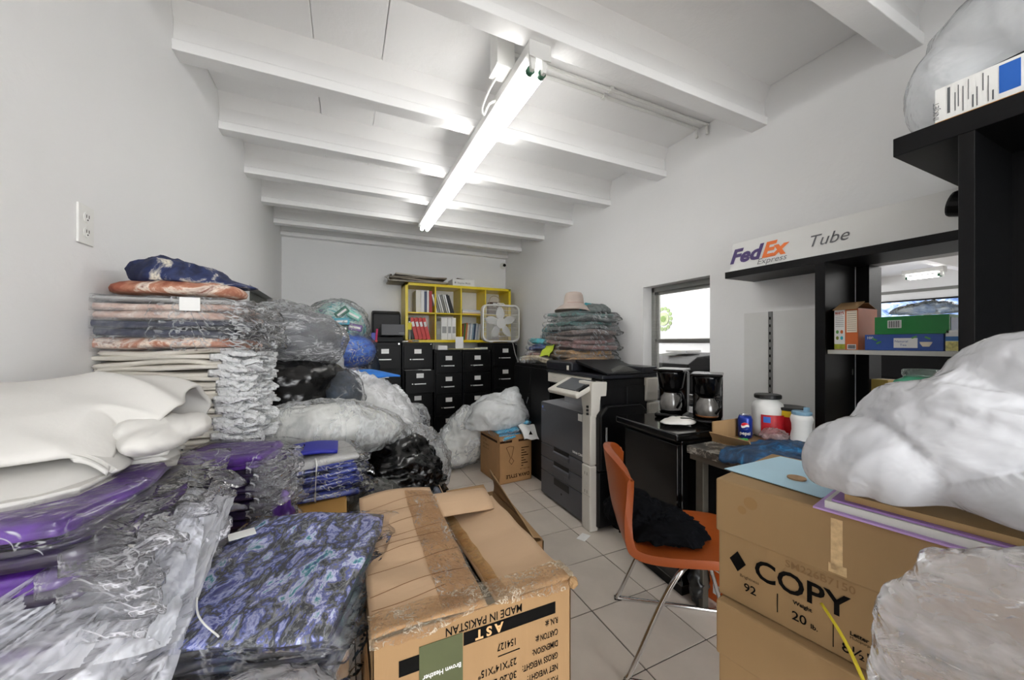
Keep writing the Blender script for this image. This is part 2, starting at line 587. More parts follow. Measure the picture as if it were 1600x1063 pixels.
wall('wall_back', wb_)  # unseen wall, opened wide so sky light fills the foreground
MB().bb((-6, YB - 8, -.14), (8, YB - .15, -.02)).build('floor', M('forecourt_concrete', 'A8A6A0', .8, var=.1), kind='structure', loc=(0, 0, 0))

# right wall: window opening Y 1.855-2.53, pass-through Y .25-1.0
w = MB(); a = XR; b = XR + .13
WZ0, WZ1, WY0, WY1 = .80, 1.805, 1.86, 2.528
PY0, PY1, PZ0, PZ1 = .20, 1.005, .86, 1.71
w.bb((a, YB, 0), (b, PY0, 3.0)); w.bb((a, PY0, 0), (b, PY1, PZ0)); w.bb((a, PY0, PZ1), (b, PY1, 3.0))
w.bb((a, PY1, 0), (b, WY0, 3.0)); w.bb((a, WY0, 0), (b, WY1, WZ0)); w.bb((a, WY0, WZ1), (b, WY1, 3.0))
w.bb((a, WY1, 0), (b, YF, 3.0))
wall('wall_right', w)

# ceiling: slab, prestressed joists, infill panels
ce = MB().bb((XL - .15, YB - .15, ZC + .012), (XR + .15, YF + .15, ZC + .2)).build('ceiling', m_ceil, kind='structure', loc=(0, 0, 0))
beams = [-2.0, -1.3, -.6, .13, .80, 1.50, 2.31, 3.02, 3.70, 4.38, 5.08, 5.60]
def beam_prof(y):
    return [(y - .048, ZB), (y + .052, ZB), (y + .055, ZB + .05), (y + .035, ZB + .062), (y + .030, ZB + .15), (y + .075, ZC + .015), (y - .075, ZC + .015), (y - .030, ZB + .15), (y - .035, ZB + .062), (y - .051, ZB + .05)]
for y in beams:
    MB().prism(beam_prof(y), 'x', XL, XR).build('beam', m_ceil, ce, bevel=.003)
joints = [XL, -.15, .2, XR]
for i in range(len(beams) - 1):
    for j in range(3):
        if beams[i] < -1: continue
        MB().bb((joints[j] + .0015, beams[i] + .03, ZC - .006 - .002 * ((i + j) % 2)), (joints[j + 1] - .0015, beams[i + 1] - .03, ZC + .016)).build('infill_panel', m_ceil, ce, bevel=.003, seg=1)

# conduits along the bay next to the light
t_ = T('electrical_conduit', 'pair of white painted conduits clipped to the ceiling beside the light', 'conduit', (.9, 1.90, 2.9))
for k, yy in enumerate((1.87, 1.94)):
    xe = XR - .03 - k * .02
    MB().tube([tuple(p) for p in spline([(.86, yy, ZC - .022), (1.6, yy, ZC - .022), (xe - .05, yy, ZC - .022), (xe, yy, ZC - .03), (xe + .012, yy, ZC - .09)], 24)], .011, 10).build('conduit_pipe', m_white, t_, world=True, smooth=True)
    MB().bb((1.55, yy - .016, ZC - .036), (1.575, yy + .016, ZC - .006)).build('clip', m_white, t_, world=True)

# fluorescent fixture
m_fix = M('white_fixture_enamel', 'D6D6D4', .35, bmp=.02, var=.02)
m_tube = emit('lit_fluorescent_tube', 'FFFDF9', TUBE)
def fixture(name, lab, x, y0, y1, z, y_off=.0):
    t_ = T(name, lab, 'light', (x, y0, z))
    MB().prism([(x - .055, z), (x + .055, z), (x + .055, z - .05), (x + .035, z - .068), (x - .035, z - .068), (x - .055, z - .05)], 'y', y0, y1).build('channel', m_fix, t_, world=True, bevel=.003)
    MB().bb((x - .058, y0 - .004, z - .075), (x + .058, y0 + .004, z)).build('end_cap', m_fix, t_, world=True, bevel=.002)
    MB().bb((x - .058, y1 - .004, z - .075), (x + .058, y1 + .004, z)).build('end_cap', m_fix, t_, world=True, bevel=.002)
    for s_ in (-.03, .03):
        MB().cyl((x + s_, y0 + .045, z - .112), (x + s_, y1 - .045, z - .112), .019, n=20).build('tube', m_tube, t_, world=True, smooth=False)
        for ye, dy in ((y0 + .045, -1), (y1 - .045, 1)):
            h = MB().prism([(x + s_ - .016, z - .06), (x + s_ + .016, z - .06), (x + s_ + .009, z - .125), (x + s_ - .009, z - .125)], 'y', ye + dy * .012, ye + dy * .036).build('lamp_holder', m_white, t_, world=True, bevel=.002)
            MB().cyl((x + s_, ye - dy * .01, z - .112), (x + s_, ye + dy * .012, z - .112), .0205, n=20).build('tube_end', M('green_lamp_end', '2F5A45', .4, var=.3), t_, world=True, label='green tube end')
    return t_
fx = fixture('fluorescent_light', 'long white two-tube fluorescent strip light under the ceiling joists', .835, 1.50, 4.25, ZB)
fixture('fluorescent_light', 'added unseen two-tube fill light behind the camera position, brightening the front of the room', .835, -2.0, .1, ZB)  # added lamp, out of view, lifts the light on the foreground
t_ = T('junction_box', 'white ceiling junction box with a looped cable beside the strip light', 'electrical box', (.70, 1.72, ZC - .1))
MB().bb((.70, 1.70, ZC - .24), (.80, 1.80, ZC - .008)).build('housing', m_white, t_, world=True, bevel=.004)
MB().bb((.694, 1.694, ZC - .252), (.806, 1.806, ZC - .24)).build('cover', m_white, t_, world=True, bevel=.003)
MB().tube([tuple(p) for p in spline([(.73, 1.78, ZC - .25), (.715, 1.86, ZC - .28), (.70, 1.92, ZC - .34), (.715, 1.93, ZC - .37), (.74, 1.92, ZC - .31), (.785, 1.92, ZB - .03)], 24)], .006, 8).build('cable', m_white, t_, world=True, smooth=True)

# outlet high on the left wall
t_ = T('wall_outlet', 'white duplex outlet plate on the left wall', 'outlet', (XL, 1.615, 1.61))
MB().bb((XL, 1.577, 1.612), (XL + .006, 1.655, 1.735)).build('plate', m_white, t_, world=True, bevel=.002)
for zz in (1.650, 1.697):
    MB().cyl((XL + .005, 1.616, zz), (XL + .009, 1.616, zz), .017, n=20).build('socket', m_white, t_, world=True)
    sl = MB()
    for dy in (-.006, .006): sl.bb((XL + .0088, 1.616 + dy - .001, zz - .002), (XL + .0096, 1.616 + dy + .001, zz + .008))
    sl.cyl((XL + .0088, 1.616, zz - .008), (XL + .0096, 1.616, zz - .008), .0025, n=8)
    sl.build('slots', m_ink, t_, world=True)

# window frame in the right wall (aluminium single hung) and the room beyond
fx_ = XR + .13
wn = MB()
for (a, b) in (((fx_ - .03, WY0, WZ1 - .045), (fx_ + .03, WY1, WZ1)), ((fx_ - .03, WY1 - .035, WZ0), (fx_ + .03, WY1, WZ1)), ((fx_ - .03, WY0, WZ0), (fx_ + .03, WY0 + .035, WZ1)), ((fx_ - .03, WY0, WZ0), (fx_ + .03, WY1, WZ0 + .04))):
    wn.bb(a, b)
wnd = wn.build('window_2', m_steel, kind='structure', bevel=.004)
sash = MB()
for (zz0, zz1, xo) in ((1.30, 1.765, .008), (.84, 1.335, -.012)):
    sash.bb((fx_ + xo - .01, WY0 + .03, zz0), (fx_ + xo + .01, WY1 - .03, zz0 + .035)); sash.bb((fx_ + xo - .01, WY0 + .03, zz1 - .03), (fx_ + xo + .01, WY1 - .03, zz1))
    sash.bb((fx_ + xo - .01, WY1 - .062, zz0), (fx_ + xo + .01, WY1 - .035, zz1)); sash.bb((fx_ + xo - .01, WY0 + .035, zz0), (fx_ + xo + .01, WY0 + .062, zz1))
sash.build('sash', m_steel, wnd, world=True, bevel=.003)
gm, gnt, gb = nodes('window_glass')
gnt.nodes.remove(gb)
gb = gnt.nodes.new('ShaderNodeBsdfGlossy'); gb.inputs['Roughness'].default_value = .02
tr = gnt.nodes.new('ShaderNodeBsdfTransparent'); mx = gnt.nodes.new('ShaderNodeMixShader'); mx.inputs[0].default_value = .05
gnt.links.new(tr.outputs[0], mx.inputs[1]); gnt.links.new(gb.outputs[0], mx.inputs[2]); gnt.links.new(mx.outputs[0], gnt.nodes['Material Output'].inputs[0])
MB().bb((fx_ + .006, WY0 + .06, 1.33), (fx_ + .010, WY1 - .06, 1.74)).build('pane', gm, wnd, world=True)
MB().bb((fx_ - .014, WY0 + .06, .87), (fx_ - .010, WY1 - .06, 1.31)).build('pane', gm, wnd, world=True)
MB().bb((XR - .004, WY0, WZ0 - .02), (fx_ - .03, WY1, WZ0)).build('window_sill', m_wall, wnd, world=True)

# shop room beyond
OX = 9.0; OZ = 2.50
MB().bb((XR + .13, -4.0, -.1), (OX, 9.0, 0)).build('floor', M('grey_shop_floor', '8A8580', .5, var=.1), kind='structure', loc=(0, 0, 0))
oc = MB().bb((XR + .13, -4.0, OZ), (OX, 9.0, OZ + .15)).build('ceiling', m_ceil, kind='structure', loc=(0, 0, 0))
for k in range(9):
    MB().bb((XR + .13, -3.2 + k * 1.3, OZ - .16), (OX, -3.1 + k * 1.3, OZ)).build('beam', m_ceil, oc)
wall('wall_shop_far', MB().bb((OX, -4.0, 0), (OX + .1, 9.0, OZ)))
wall('wall_shop_left', MB().bb((XR + .13, 9.0, 0), (OX, 9.1, OZ)))
wall('wall_shop_right', MB().bb((XR + .13, -4.1, 0), (OX, -4.0, OZ)))
wall('wall_shop_partition', MB().bb((4.2, 2.95, 1.36), (4.28, 5.6, OZ)).bb((4.2, 2.95, 0), (4.28, 5.6, 1.30)))
MB().bb((4.185, 2.95, 1.30), (4.295, 5.6, 1.36)).build('trim_1', M('grey_trim', '777773', .5, var=.1), kind='structure')
MB().bb((OX - .02, -4, 2.18), (OX, 9, 2.23)).build('trim_2', M('grey_trim', '777773', .5, var=.1), kind='structure')
fixture('fluorescent_light', 'strip light on the ceiling of the shop beyond the pass-through', 7.4, 2.05, 2.45, OZ - .16)
def area(name, loc, sx, sy, e, rot=(0, 0, 0)):
    l = bpy.data.lights.new(name, 'AREA'); l.shape = 'RECTANGLE'; l.size = sx; l.size_y = sy; l.energy = e; l.color = (1, .99, .97)
    o = bpy.data.objects.new(name, l); COL.objects.link(o); o.location = loc; o.rotation_euler = rot
    tag(o, None)
    return o
area('shop_fill_light', (6.0, 0.0, OZ - .2), 3, 3, 60)  # added area lights that brighten the shop, not actual fittings
area('shop_fill_light', (3.4, 3.5, OZ - .2), 1.2, 1.8, 13)
area('shop_fill_light', (7.0, 5.5, OZ - .2), 3, 3, 60)
# green emblem on the partition
t_ = T('flower_emblem', 'round green leafy emblem on the white partition seen through the window', 'wall sticker', (4.19, 3.88, 1.62))
e = MB()
for k in range(14):
    a = 2 * math.pi * k / 14
    e.cyl((4.192, 3.88 + .13 * math.cos(a), 1.645 + .15 * math.sin(a)), (4.198, 3.88 + .13 * math.cos(a), 1.645 + .15 * math.sin(a)), .028, n=10)
e.build('leaf_ring', M('pale_leaf_green', '9BB07A', .6, var=.35, vscale=30), t_, world=True)
MB().cyl((4.186, 3.88, 1.645), (4.196, 3.88, 1.645), .095, n=24).build('disc', M('mid_leaf_green', 'B9C89A', .6, var=.3, vscale=40), t_, world=True)
MB().cyl((4.182, 3.88, 1.645), (4.188, 3.88, 1.645), .045, n=20).build('heart', M('dark_leaf_green', '7E9A50', .6, var=.3, vscale=40), t_, world=True)

# printer on a stand in the shop, seen under the sash
t_ = T('office_printer', 'black office printer in the next room, seen through the lower window pane', 'printer', (3.15, 2.75, 0))
MB().bb((2.85, 2.30, 0), (3.45, 3.1, .84)).build('stand', m_black, t_, world=True, bevel=.005)
MB().bb((2.87, 2.35, .84), (3.4, 2.98, 1.03)).build('body', M('printer_black', '0C0C0E', .45, bmp=.04, spec=.2), t_, world=True, bevel=.012)
MB().prism([(2.87, 1.035), (3.4, 1.035), (3.4, 1.20), (3.0, 1.17), (2.87, 1.10)], 'y', 2.37, 2.96).build('lid', M('printer_charcoal', '141416', .4, bmp=.04, spec=.25), t_, world=True, bevel=.008)
g = MB()
for k in range(7): g.bb((2.862, 2.42, .88 + k * .018), (2.872, 2.92, .888 + k * .018))
g.build('grille', M('printer_grey', '55565A', .5), t_, world=True)
MB().box((3.15, 2.66, 1.215), (.28, .22, .02), Matrix.Rotation(R(12), 3, 'Z')).build('paper_pile', m_paper, label='pile of papers on the black printer in the next room', cat='paper', world=True)

# ================================================================== FAR WALL: FILE CABINETS
m_fc = M('file_cabinet_black', '040405', .42, var=.2, vscale=4, bmp=.05, bscale=120, spec=.2)
def file_cabinet(x0, x1, yf, zt, lab, z0=0.0, open_d=None, depth=.66, n=4):
    t_ = T('file_cabinet', lab, 'file cabinet', ((x0 + x1) / 2, yf, z0), group='black file cabinets along the far wall')
    w_ = x1 - x0
    MB().bb((x0, yf + .02, z0), (x1, yf + depth, zt)).build('body', m_fc, t_, world=True, bevel=.004)
    top = zt - .035; hh = (zt - z0 - .075) / n
    for k in range(n):
        za = top - (k + 1) * hh + .006; zb = top - k * hh - .006
        y = yf - (.15 if k == open_d else 0)
        d = MB().bb((x0 + .018, y, za), (x1 - .018, y + .025, zb))
        if k == open_d:
            d.bb((x0 + .03, y + .02, za + .02), (x0 + .036, yf + .1, zb - .04)); d.bb((x1 - .036, y + .02, za + .02), (x1 - .03, yf + .1, zb - .04)); d.bb((x0 + .03, y + .02, za + .02), (x1 - .03, yf + .1, za + .026))
        dr = d.build('drawer', m_fc, t_, world=True, bevel=.003)
        xc = (x0 + x1) / 2
        MB().bb((xc - .045, y - .004, zb - .100), (xc + .045, y, zb - .042)).build('label_holder', m_alu, dr, world=True, label='chrome label frame with a white card')
        MB().bb((xc - .040, y - .006, zb - .096), (xc + .040, y - .003, zb - .046)).build('label_card', m_paper, dr, world=True)
        hm = MB().tube([(xc - .07, y, zb - .175), (xc - .065, y - .022, zb - .175), (xc + .065, y - .022, zb - .175), (xc + .07, y, zb - .175)], .007, 8).bb((xc - .07, y - .026, zb - .182), (xc + .07, y - .018, zb - .168))
        hm.cyl((xc - .095, y - .008, zb - .175), (xc - .095, y, zb - .175), .008, n=10)
        hm.build('handle', m_alu, dr, world=True, label='chrome drawer handle and thumb latch')
    MB().cyl((x1 - .03, yf - .006, zt - .018), (x1 - .03, yf + .02, zt - .018), .009, n=12).build('lock', m_chrome, t_, world=True)
    return t_
FYc = 4.87
file_cabinet(.275, .672, FYc, 1.305, 'four-drawer black file cabinet under the black printer, leftmost of the row')
file_cabinet(.684, 1.080, FYc, 1.30, 'black file cabinet second from the left, with its second drawer pulled out', open_d=1)
file_cabinet(1.100, 1.492, FYc, 1.205, 'lower black file cabinet in the middle of the row, papers on top')
file_cabinet(1.500, 1.916, FYc, 1.205, 'lower black file cabinet just left of the one under the box fan')
file_cabinet(1.935, 2.335, FYc, 1.30, 'tall black file cabinet under the white box fan, rightmost of the row')
for k, (x, y, w_, a) in enumerate(((.80, 4.80, .18, .1), (.95, 4.78, .16, -.15))):
    MB().box((x, y, .945 + k * .004), (w_, .13, .004), Matrix.Rotation(a, 3, 'Z')).build('loose_paper', m_paper, label='loose paper on the open file drawer, ' + ('left sheet' if k == 0 else 'right sheet'), cat='paper')

# papers over the low cabinets
m_note = M('note_paper', 'D9D9D2', .7, var=.06)
labs = [('white card box lying on the low middle file cabinet', (1.22, 4.99, 1.235), (.13, .16, .06), .05, 'box', 'card_box', m_paper),
        ('yellow-grey folder flat on the low file cabinets, left one', (1.42, 5.0, 1.214), (.24, .2, .015), -.1, 'folder', 'paper_folder', M('manila_olive', '8F8B5E', .7, var=.1)),
        ('cream folder flat on the low file cabinets, under the loose notes', (1.62, 4.98, 1.214), (.26, .2, .015), .12, 'folder', 'paper_folder', M('manila_cream', 'C9C3A0', .7, var=.1)),
        ('crumpled white notes on the low file cabinet beside the fan', (1.80, 4.97, 1.222), (.14, .12, .03), .4, 'paper', 'loose_paper', m_note),
        ('long white sheet hanging over the middle file cabinets', (1.46, 4.925, 1.30), (.115, .006, .17), .0, 'paper', 'hanging_sheet', m_paper)]
for lab, c, d, a, cat, nm, mt in labs:
    MB().box(c, d, Matrix.Rotation(a, 3, 'Z')).build(nm, mt, label=lab, cat=cat, bevel=.002)

# ------------------------------------------------------------------ yellow cube shelf
m_yel = M('yellow_lacquer', 'E8CE1C', .32, var=.03, bmp=.02)
SX0, SX1, SYf, SYb, SZ0, SZ1 = .775, 2.385, 5.23, 5.63, 1.306, 2.145
ys_ = T('cube_shelf', 'yellow eight-cube shelf standing on the black file cabinets', 'shelf', ((SX0 + SX1) / 2, (SYf + SYb) / 2, SZ0))
th = .038
MB().bb((SX0, SYf, SZ1 - th), (SX1, SYb, SZ1)).build('top_panel', m_yel, ys_, world=True, bevel=.002)
MB().bb((SX0, SYf, SZ0), (SX1, SYb, SZ0 + th)).build('bottom_panel', m_yel, ys_, world=True, bevel=.002)
MB().bb((SX0, SYf, SZ0), (SX0 + th, SYb, SZ1)).build('side_panel', m_yel, ys_, world=True, bevel=.002)
MB().bb((SX1 - th, SYf, SZ0), (SX1, SYb, SZ1)).build('side_panel', m_yel, ys_, world=True, bevel=.002)
cw = (SX1 - SX0 - 2 * th) / 4
zm = (SZ0 + SZ1) / 2
for k in (1, 2, 3):
    x = SX0 + th + k * cw
    MB().bb((x - .009, SYf + .002, SZ0 + th), (x + .009, SYb, SZ1 - th)).build('divider', m_yel, ys_, world=True, bevel=.001)
MB().bb((SX0 + th, SYf + .002, zm - .009), (SX1 - th, SYb, zm + .009)).build('middle_shelf', m_yel, ys_, world=True, bevel=.001)
def cell(i): return SX0 + th + i * cw + .012
def book(x, z, w_, h, d, lean, mat, lab, group=None, spine=None, name='binder', cat='binder', y=SYf + .03):
    rot = Matrix.Rotation(lean, 3, 'Y')
    o = MB().box(rot @ Vector((w_ / 2, 0, h / 2)), (w_, d, h), rot)
    t_ = o.build(name, mat, loc=(x, y + d / 2, z + .001 + (abs(math.sin(lean)) * w_ if lean > 0 else 0)), label=lab, cat=cat, group=group, bevel=.002)
    if spine:
        c = rot @ Vector((w_ / 2, 0, h * spine[0]))
        MB().box((c.x, -d / 2 - .001, c.z), (w_ * .7, .002, h * spine[1]), rot).build('spine_label', spine[2], t_, label='label on the spine')
    return t_
zt_, zl_ = zm + .009, SZ0 + th
x = cell(0) + .10
for k, (w_, mt, lab) in enumerate(((.07, M('cream_binder', 'D9D6CB', .5, var=.04), 'thick cream binder, leftmost in the top left yellow cube'), (.045, m_paper, 'white binder beside the thick cream binder in the top left cube'), (.035, M('slate_blue_binder', '47506B', .5, var=.05), 'slate blue binder beside the red one in the top left cube'), (.028, m_paper, 'thin white binder between slate blue and red binders'), (.045, M('brick_red_binder', 'A8322A', .5, var=.05), 'brick red binder, rightmost in the top left cube'))):
    book(x, zt_, w_, .31 - .01 * (k == 2), .28, 0, mt, lab); x += w_ + .002
for k in range(9):
    mt = [m_paper, M('grey_folder', '8A8A86', .6, var=.1), M('pale_folder', 'BFBFBA', .6, var=.1)][k % 3] if k < 7 else M('black_folder', '1B1B1C', .5)
    book(cell(1) + .006 + k * .031, zt_, .022, .27 + .01 * (k % 2), .26, -.26 if k < 8 else -.3, mt, 'slim %s file leaning left in the second top cube, %s' % ('black' if k >= 7 else 'grey-white', ['leftmost', 'second', 'third', 'fourth', 'fifth', 'sixth', 'seventh', 'dark one before last', 'dark rightmost one'][k]), 'files in the second top cube', name='slim_file', cat='file')
MB().bb((cell(2), SYb - .02, zt_ + .001), (cell(2) + .24, SYb - .008, zt_ + .30)).build('white_board', m_paper, label='plain white board leaning at the back of the third top cube', cat='board')
for k in range(3):
    MB().bb((cell(2) + .01, SYf + .02, zt_ + .001 + k * .021), (cell(2) + .33 - .02 * k, SYf + .28, zt_ + .020 + k * .021)).build('paper_ream', M('ream%d' % k, ['C9A98F', 'E0E0DC', 'C9CCD2'][k], .6, var=.05), label='flat pack of paper in the third top cube, ' + ['pinkish bottom one', 'white middle one', 'bluish top one'][k], cat='paper', bevel=.002)
# handbag in the fourth top cube
hb = T('handbag', 'small brown handbag with a white tag in the top right yellow cube', 'bag', (cell(3) + .17, SYf + .14, zt_))
MB().box((cell(3) + .17, SYf + .15, zt_ + .105), (.20, .13, .20), taper=.85).build('bag_body', M('brown_leather', '5A4234', .5, var=.2, bmp=.2), hb, world=True, bevel=.02, seg=3)
MB().tube([tuple(p) for p in spline([(cell(3) + .08, SYf + .09, zt_ + .18), (cell(3) + .10, SYf + .09, zt_ + .27), (cell(3) + .17, SYf + .09, zt_ + .30), (cell(3) + .24, SYf + .09, zt_ + .27), (cell(3) + .26, SYf + .09, zt_ + .18)], 20)], .007, 8).build('strap', M('pale_strap', 'BDB3A4', .5), hb, world=True, smooth=True)
MB().bb((cell(3) + .14, SYf + .076, zt_ + .13), (cell(3) + .19, SYf + .080, zt_ + .19)).build('tag', m_paper, hb, world=True)
# lower row
m_red = M('red_binder', 'C4281F', .4, var=.05)
book(cell(0) + .00, zl_, .03, .30, .26, 0, M('grey_folder', '8A8A86', .6), 'grey file, leftmost in the lower left yellow cube', name='slim_file', cat='file')
book(cell(0) + .045, zl_, .035, .31, .27, -.2, M('black_folder', '1B1B1C', .5), 'black binder leaning beside the red binders', spine=(.72, .25, m_paper))
for k in range(4):
    book(cell(0) + .09 + k * .056, zl_, .050, .315, .28, -.24, m_red, 'red binder with white label leaning in the lower left cube, %s of four' % ['leftmost', 'second', 'third', 'rightmost'][k], 'red binders', spine=(.70, .22, m_paper))
for k, w_ in enumerate((.07, .09, .06, .06)):
    x = cell(1) + .005 + sum((.07, .09, .06, .06)[:k]) + .004 * k
    book(x, zl_, w_, .27 if k == 0 else .325, .28, 0, m_paper if k else M('grey_folder', '8A8A86', .6), ['short grey and white box file in the second lower cube', 'wide white binder in the second lower cube', 'white binder right of the widest one in the second lower cube', 'white binder against the divider in the second lower cube'][k], 'white binders', spine=(.45, .3, M('grey_print', '9A9A9A', .6)), name='binder')
cc = ['8E4A2C', '3F7A3A', 'D07A3A', 'E4D9C8', 'A8B4BC', 'DFE3E6', '8FA8B8', '27405F', 'C8CDD0', 'A9AFB4', 'D5D5D0']
nm = ['rust', 'green', 'orange', 'cream', 'grey-blue', 'white', 'pale blue', 'navy', 'silver', 'grey', 'off-white']
for k in range(11):
    book(cell(2) + .004 + k * .026, zl_, .019, .235 + .01 * (k % 3), .24, .10, M('cat_' + nm[k], cc[k], .45, var=.1, vscale=20), 'thin %s catalogue leaning in the third lower yellow cube' % nm[k], 'catalogues in the third lower cube', name='catalogue', cat='catalogue')
MB().bb((SX0 + .038, SYf - .004, zl_ + .14), (SX0 + .085, SYf - .001, zl_ + .24)).build('sticky_note', M('yellow_note', 'E9DA3C', .6), label='yellow note stuck on the left end of the yellow shelf', cat='note')

# on top of the yellow shelf
t_ = T('flattened_cartons', 'bundle of flattened grey cardboard lying on top of the yellow shelf', 'cardboard', (.98, 5.42, SZ1))
for k, (x0, x1, yy, z, a, mt) in enumerate(((.56, 1.35, .0, 2.150, .0, '9C958A'), (.60, 1.40, .02, 2.178, .04, 'A69A8A'), (.57, 1.36, -.02, 2.206, -.03, '857B6E'), (.64, 1.30, .03, 2.234, .05, 'B7B2A8'))):
    MB().box(((x0 + x1) / 2, 5.41 + yy, z + .012), (x1 - x0, .38, .022), Matrix.Rotation(a, 3, 'Y') @ Matrix.Rotation(a, 3, 'Z')).build('flat_carton', M('flat_carton%d' % k, mt, .8, var=.15, vscale=12), t_, world=True, bevel=.006)
MB().tube([(.56, 5.22, 2.155), (.52, 5.20, 2.20), (.60, 5.40, 2.27), (.60, 5.6, 2.20)], .018, 8, flat=.4).build('curled_flap', M('pale_curl', 'C9C6C0', .7), t_, world=True, smooth=True)
t_ = T('shipping_box', 'small white printed box on top of the yellow shelf', 'box', (1.64, 5.4, SZ1))
MB().bb((1.46, 5.27, SZ1 + .001), (1.80, 5.55, SZ1 + .105)).build('carton', m_paper, t_, world=True, bevel=.004)
MB().text('Staples Multi', .04, (1.53, 5.2695, SZ1 + .035), (1, 0, 0), (0, 0, 1), bold=.0006).cyl((1.50, 5.2694, SZ1 + .05), (1.50, 5.2692, SZ1 + .05), .014, n=16).build('print', M('grey_print', '9A9A9A', .6), t_, world=True)
MB().box((1.60, 5.40, SZ1 + .113), (.12, .18, .012), Matrix.Rotation(.1, 3, 'Y')).build('flap', m_inkb, t_, world=True)

# security camera in the far corner
t_ = T('security_camera', 'small white dome camera in the far right ceiling corner', 'camera', (2.40, 5.58, 2.55))
MB().cyl((2.42, YF, 2.59), (2.42, YF - .03, 2.59), .05, n=20).build('mount', m_white, t_, world=True, bevel=.003)
MB().lathe([(.001, -.038), (.03, -.03), (.042, -.01), (.045, .01), (.035, .03), (.001, .04)], (2.42, YF - .07, 2.59), 20).build('housing', m_white, t_, world=True, smooth=True)
MB().cyl((2.41, YF - .105, 2.585), (2.41, YF - .122, 2.58), .024, n=18).build('lens', m_ink, t_, world=True)

# ------------------------------------------------------------------ box fan
FX0, FX1, FY, FZ0, FZ1 = 1.815, 2.405, 4.95, 1.315, 1.865
t_ = T('box_fan', 'square white box fan standing on the file cabinet in front of the yellow shelf', 'fan', ((FX0 + FX1) / 2, FY, FZ0))
def rrect(x0, x1, z0, z1, r, y, n=8):
    P = []
    for cx, cz, a0 in ((x1 - r, z1 - r, 0), (x0 + r, z1 - r, 90), (x0 + r, z0 + r, 180), (x1 - r, z0 + r, 270)):
        for k in range(n + 1):
            a = R(a0 + 90 * k / n); P.append((cx + r * math.cos(a), y, cz + r * math.sin(a)))
    return P
m_fan = M('fan_white', 'DEDEDA', .4, bmp=.03)
f = MB()
P0 = [(p[0], p[2]) for p in rrect(FX0, FX1, FZ0, FZ1, .09, 0)]
P1 = [(p[0], p[2]) for p in rrect(FX0 + .022, FX1 - .022, FZ0 + .022, FZ1 - .022, .075, 0)]
n = len(P0)
V = [(x, FY, z) for x, z in P0] + [(x, FY, z) for x, z in P1] + [(x, FY + .10, z) for x, z in P0] + [(x, FY + .10, z) for x, z in P1]
F = []
for k in range(n):
    l = (k + 1) % n
    F += [(k, l, n + l, n + k), (2 * n + k, 3 * n + k, 3 * n + l, 2 * n + l), (k, 2 * n + k, 2 * n + l, l), (n + k, n + l, 3 * n + l, 3 * n + k)]
f.add(V, F).build('frame', m_fan, t_, world=True, bevel=.004)
g = MB()
for k in range(1, 27):
    x = FX0 + .022 + k * (FX1 - FX0 - .044) / 27
    e_ = .03 if abs(x - (FX0 + FX1) / 2) > .22 else 0
    g.box((x, FY + .008, (FZ0 + FZ1) / 2), (.0052, .003, FZ1 - FZ0 - .05 - e_))
for k in range(1, 8):
    z = FZ0 + .02 + k * (FZ1 - FZ0 - .04) / 8
    g.box(((FX0 + FX1) / 2, FY + .012, z), (FX1 - FX0 - .05, .003, .005))
g.build('grille', m_fan, t_, world=True)
cx, cz = (FX0 + FX1) / 2, (FZ0 + FZ1) / 2
MB().lathe([(.001, 0), (.07, .002), (.078, .015), (.078, .04), (.001, .04)], (0, 0, 0), 28).build('hub', m_fan, t_, smooth=False)
hub = t_.children[-1]; hub.rotation_euler = (R(90), 0, 0); hub.location = (0, .055, cz - FZ0)
for k in range(5):
    a = R(90 + 72 * k + 3)
    def bl(u, v, a=a):
        r = .06 + .19 * u; wd = .056 * np.sin(np.pi * np.clip(u * .86 + .14, 0, 1)) ** .7 + .004
        q = (v - .5) * 2 * wd
        return (cx + r * math.cos(a) - q * math.sin(a), FY + .04 + (v - .5) * .035, cz + r * math.sin(a) + q * math.cos(a))
    sheet(bl, 12, 6, .003).build('blade', m_fan, t_, world=True, smooth=True)
MB().tube([(cx - .07, FY + .05, FZ1 - .003), (cx - .05, FY + .05, FZ1 + .018), (cx + .05, FY + .05, FZ1 + .018), (cx + .07, FY + .05, FZ1 - .003)], .009, 8).build('carry_handle', m_fan, t_, world=True, smooth=True)
MB().bb((FX0 + .1, FY - .005, FZ0 - .008), (FX0 + .16, FY + .11, FZ0 + .004)).bb((FX1 - .16, FY - .005, FZ0 - .008), (FX1 - .1, FY + .11, FZ0 + .004)).build('feet', m_fan, t_, world=True)
MB().tube([tuple(p) for p in spline([(2.23, FY, 1.312), (2.235, 4.84, 1.30), (2.27, 4.83, 1.15), (2.34, 4.82, .92), (2.38, 4.9, .7)], 20)], .0045, 6).build('power_cord', m_fan, t_, world=True, smooth=True, label='white power cord hanging from the fan')

# ------------------------------------------------------------------ black printer on leftmost cabinet
t_ = T('desktop_printer', 'black desktop printer on the leftmost file cabinet', 'printer', (.5, 5.12, 1.306))
MB().prism([(5.0, 1.306), (5.42, 1.306), (5.42, 1.38), (5.0, 1.38)], 'x', .36, .72).build('base', M('printer_black', '1E1F22', .4), t_, world=True, bevel=.01)
MB().prism([(5.20, 1.38), (5.44, 1.38), (5.44, 1.73), (5.32, 1.74), (5.23, 1.70)], 'x', .345, .715).build('paper_support', M('printer_charcoal', '2D2E31', .35), t_, world=True, bevel=.02, seg=3)
MB().prism([(4.96, 1.40), (5.18, 1.38), (5.22, 1.50), (5.0, 1.545)], 'x', .44, .73).build('control_panel', M('printer_grey', '55565A', .5, bmp=.1), t_, world=True, bevel=.006)
g = MB()
for k in range(4): g.box((.69, 4.972 + .01 * k, 1.425 + k * .03), (.07, .006, .014), Matrix.Rotation(R(15), 3, 'X'))
g.build('paper_tray', m_paper, t_, world=True)
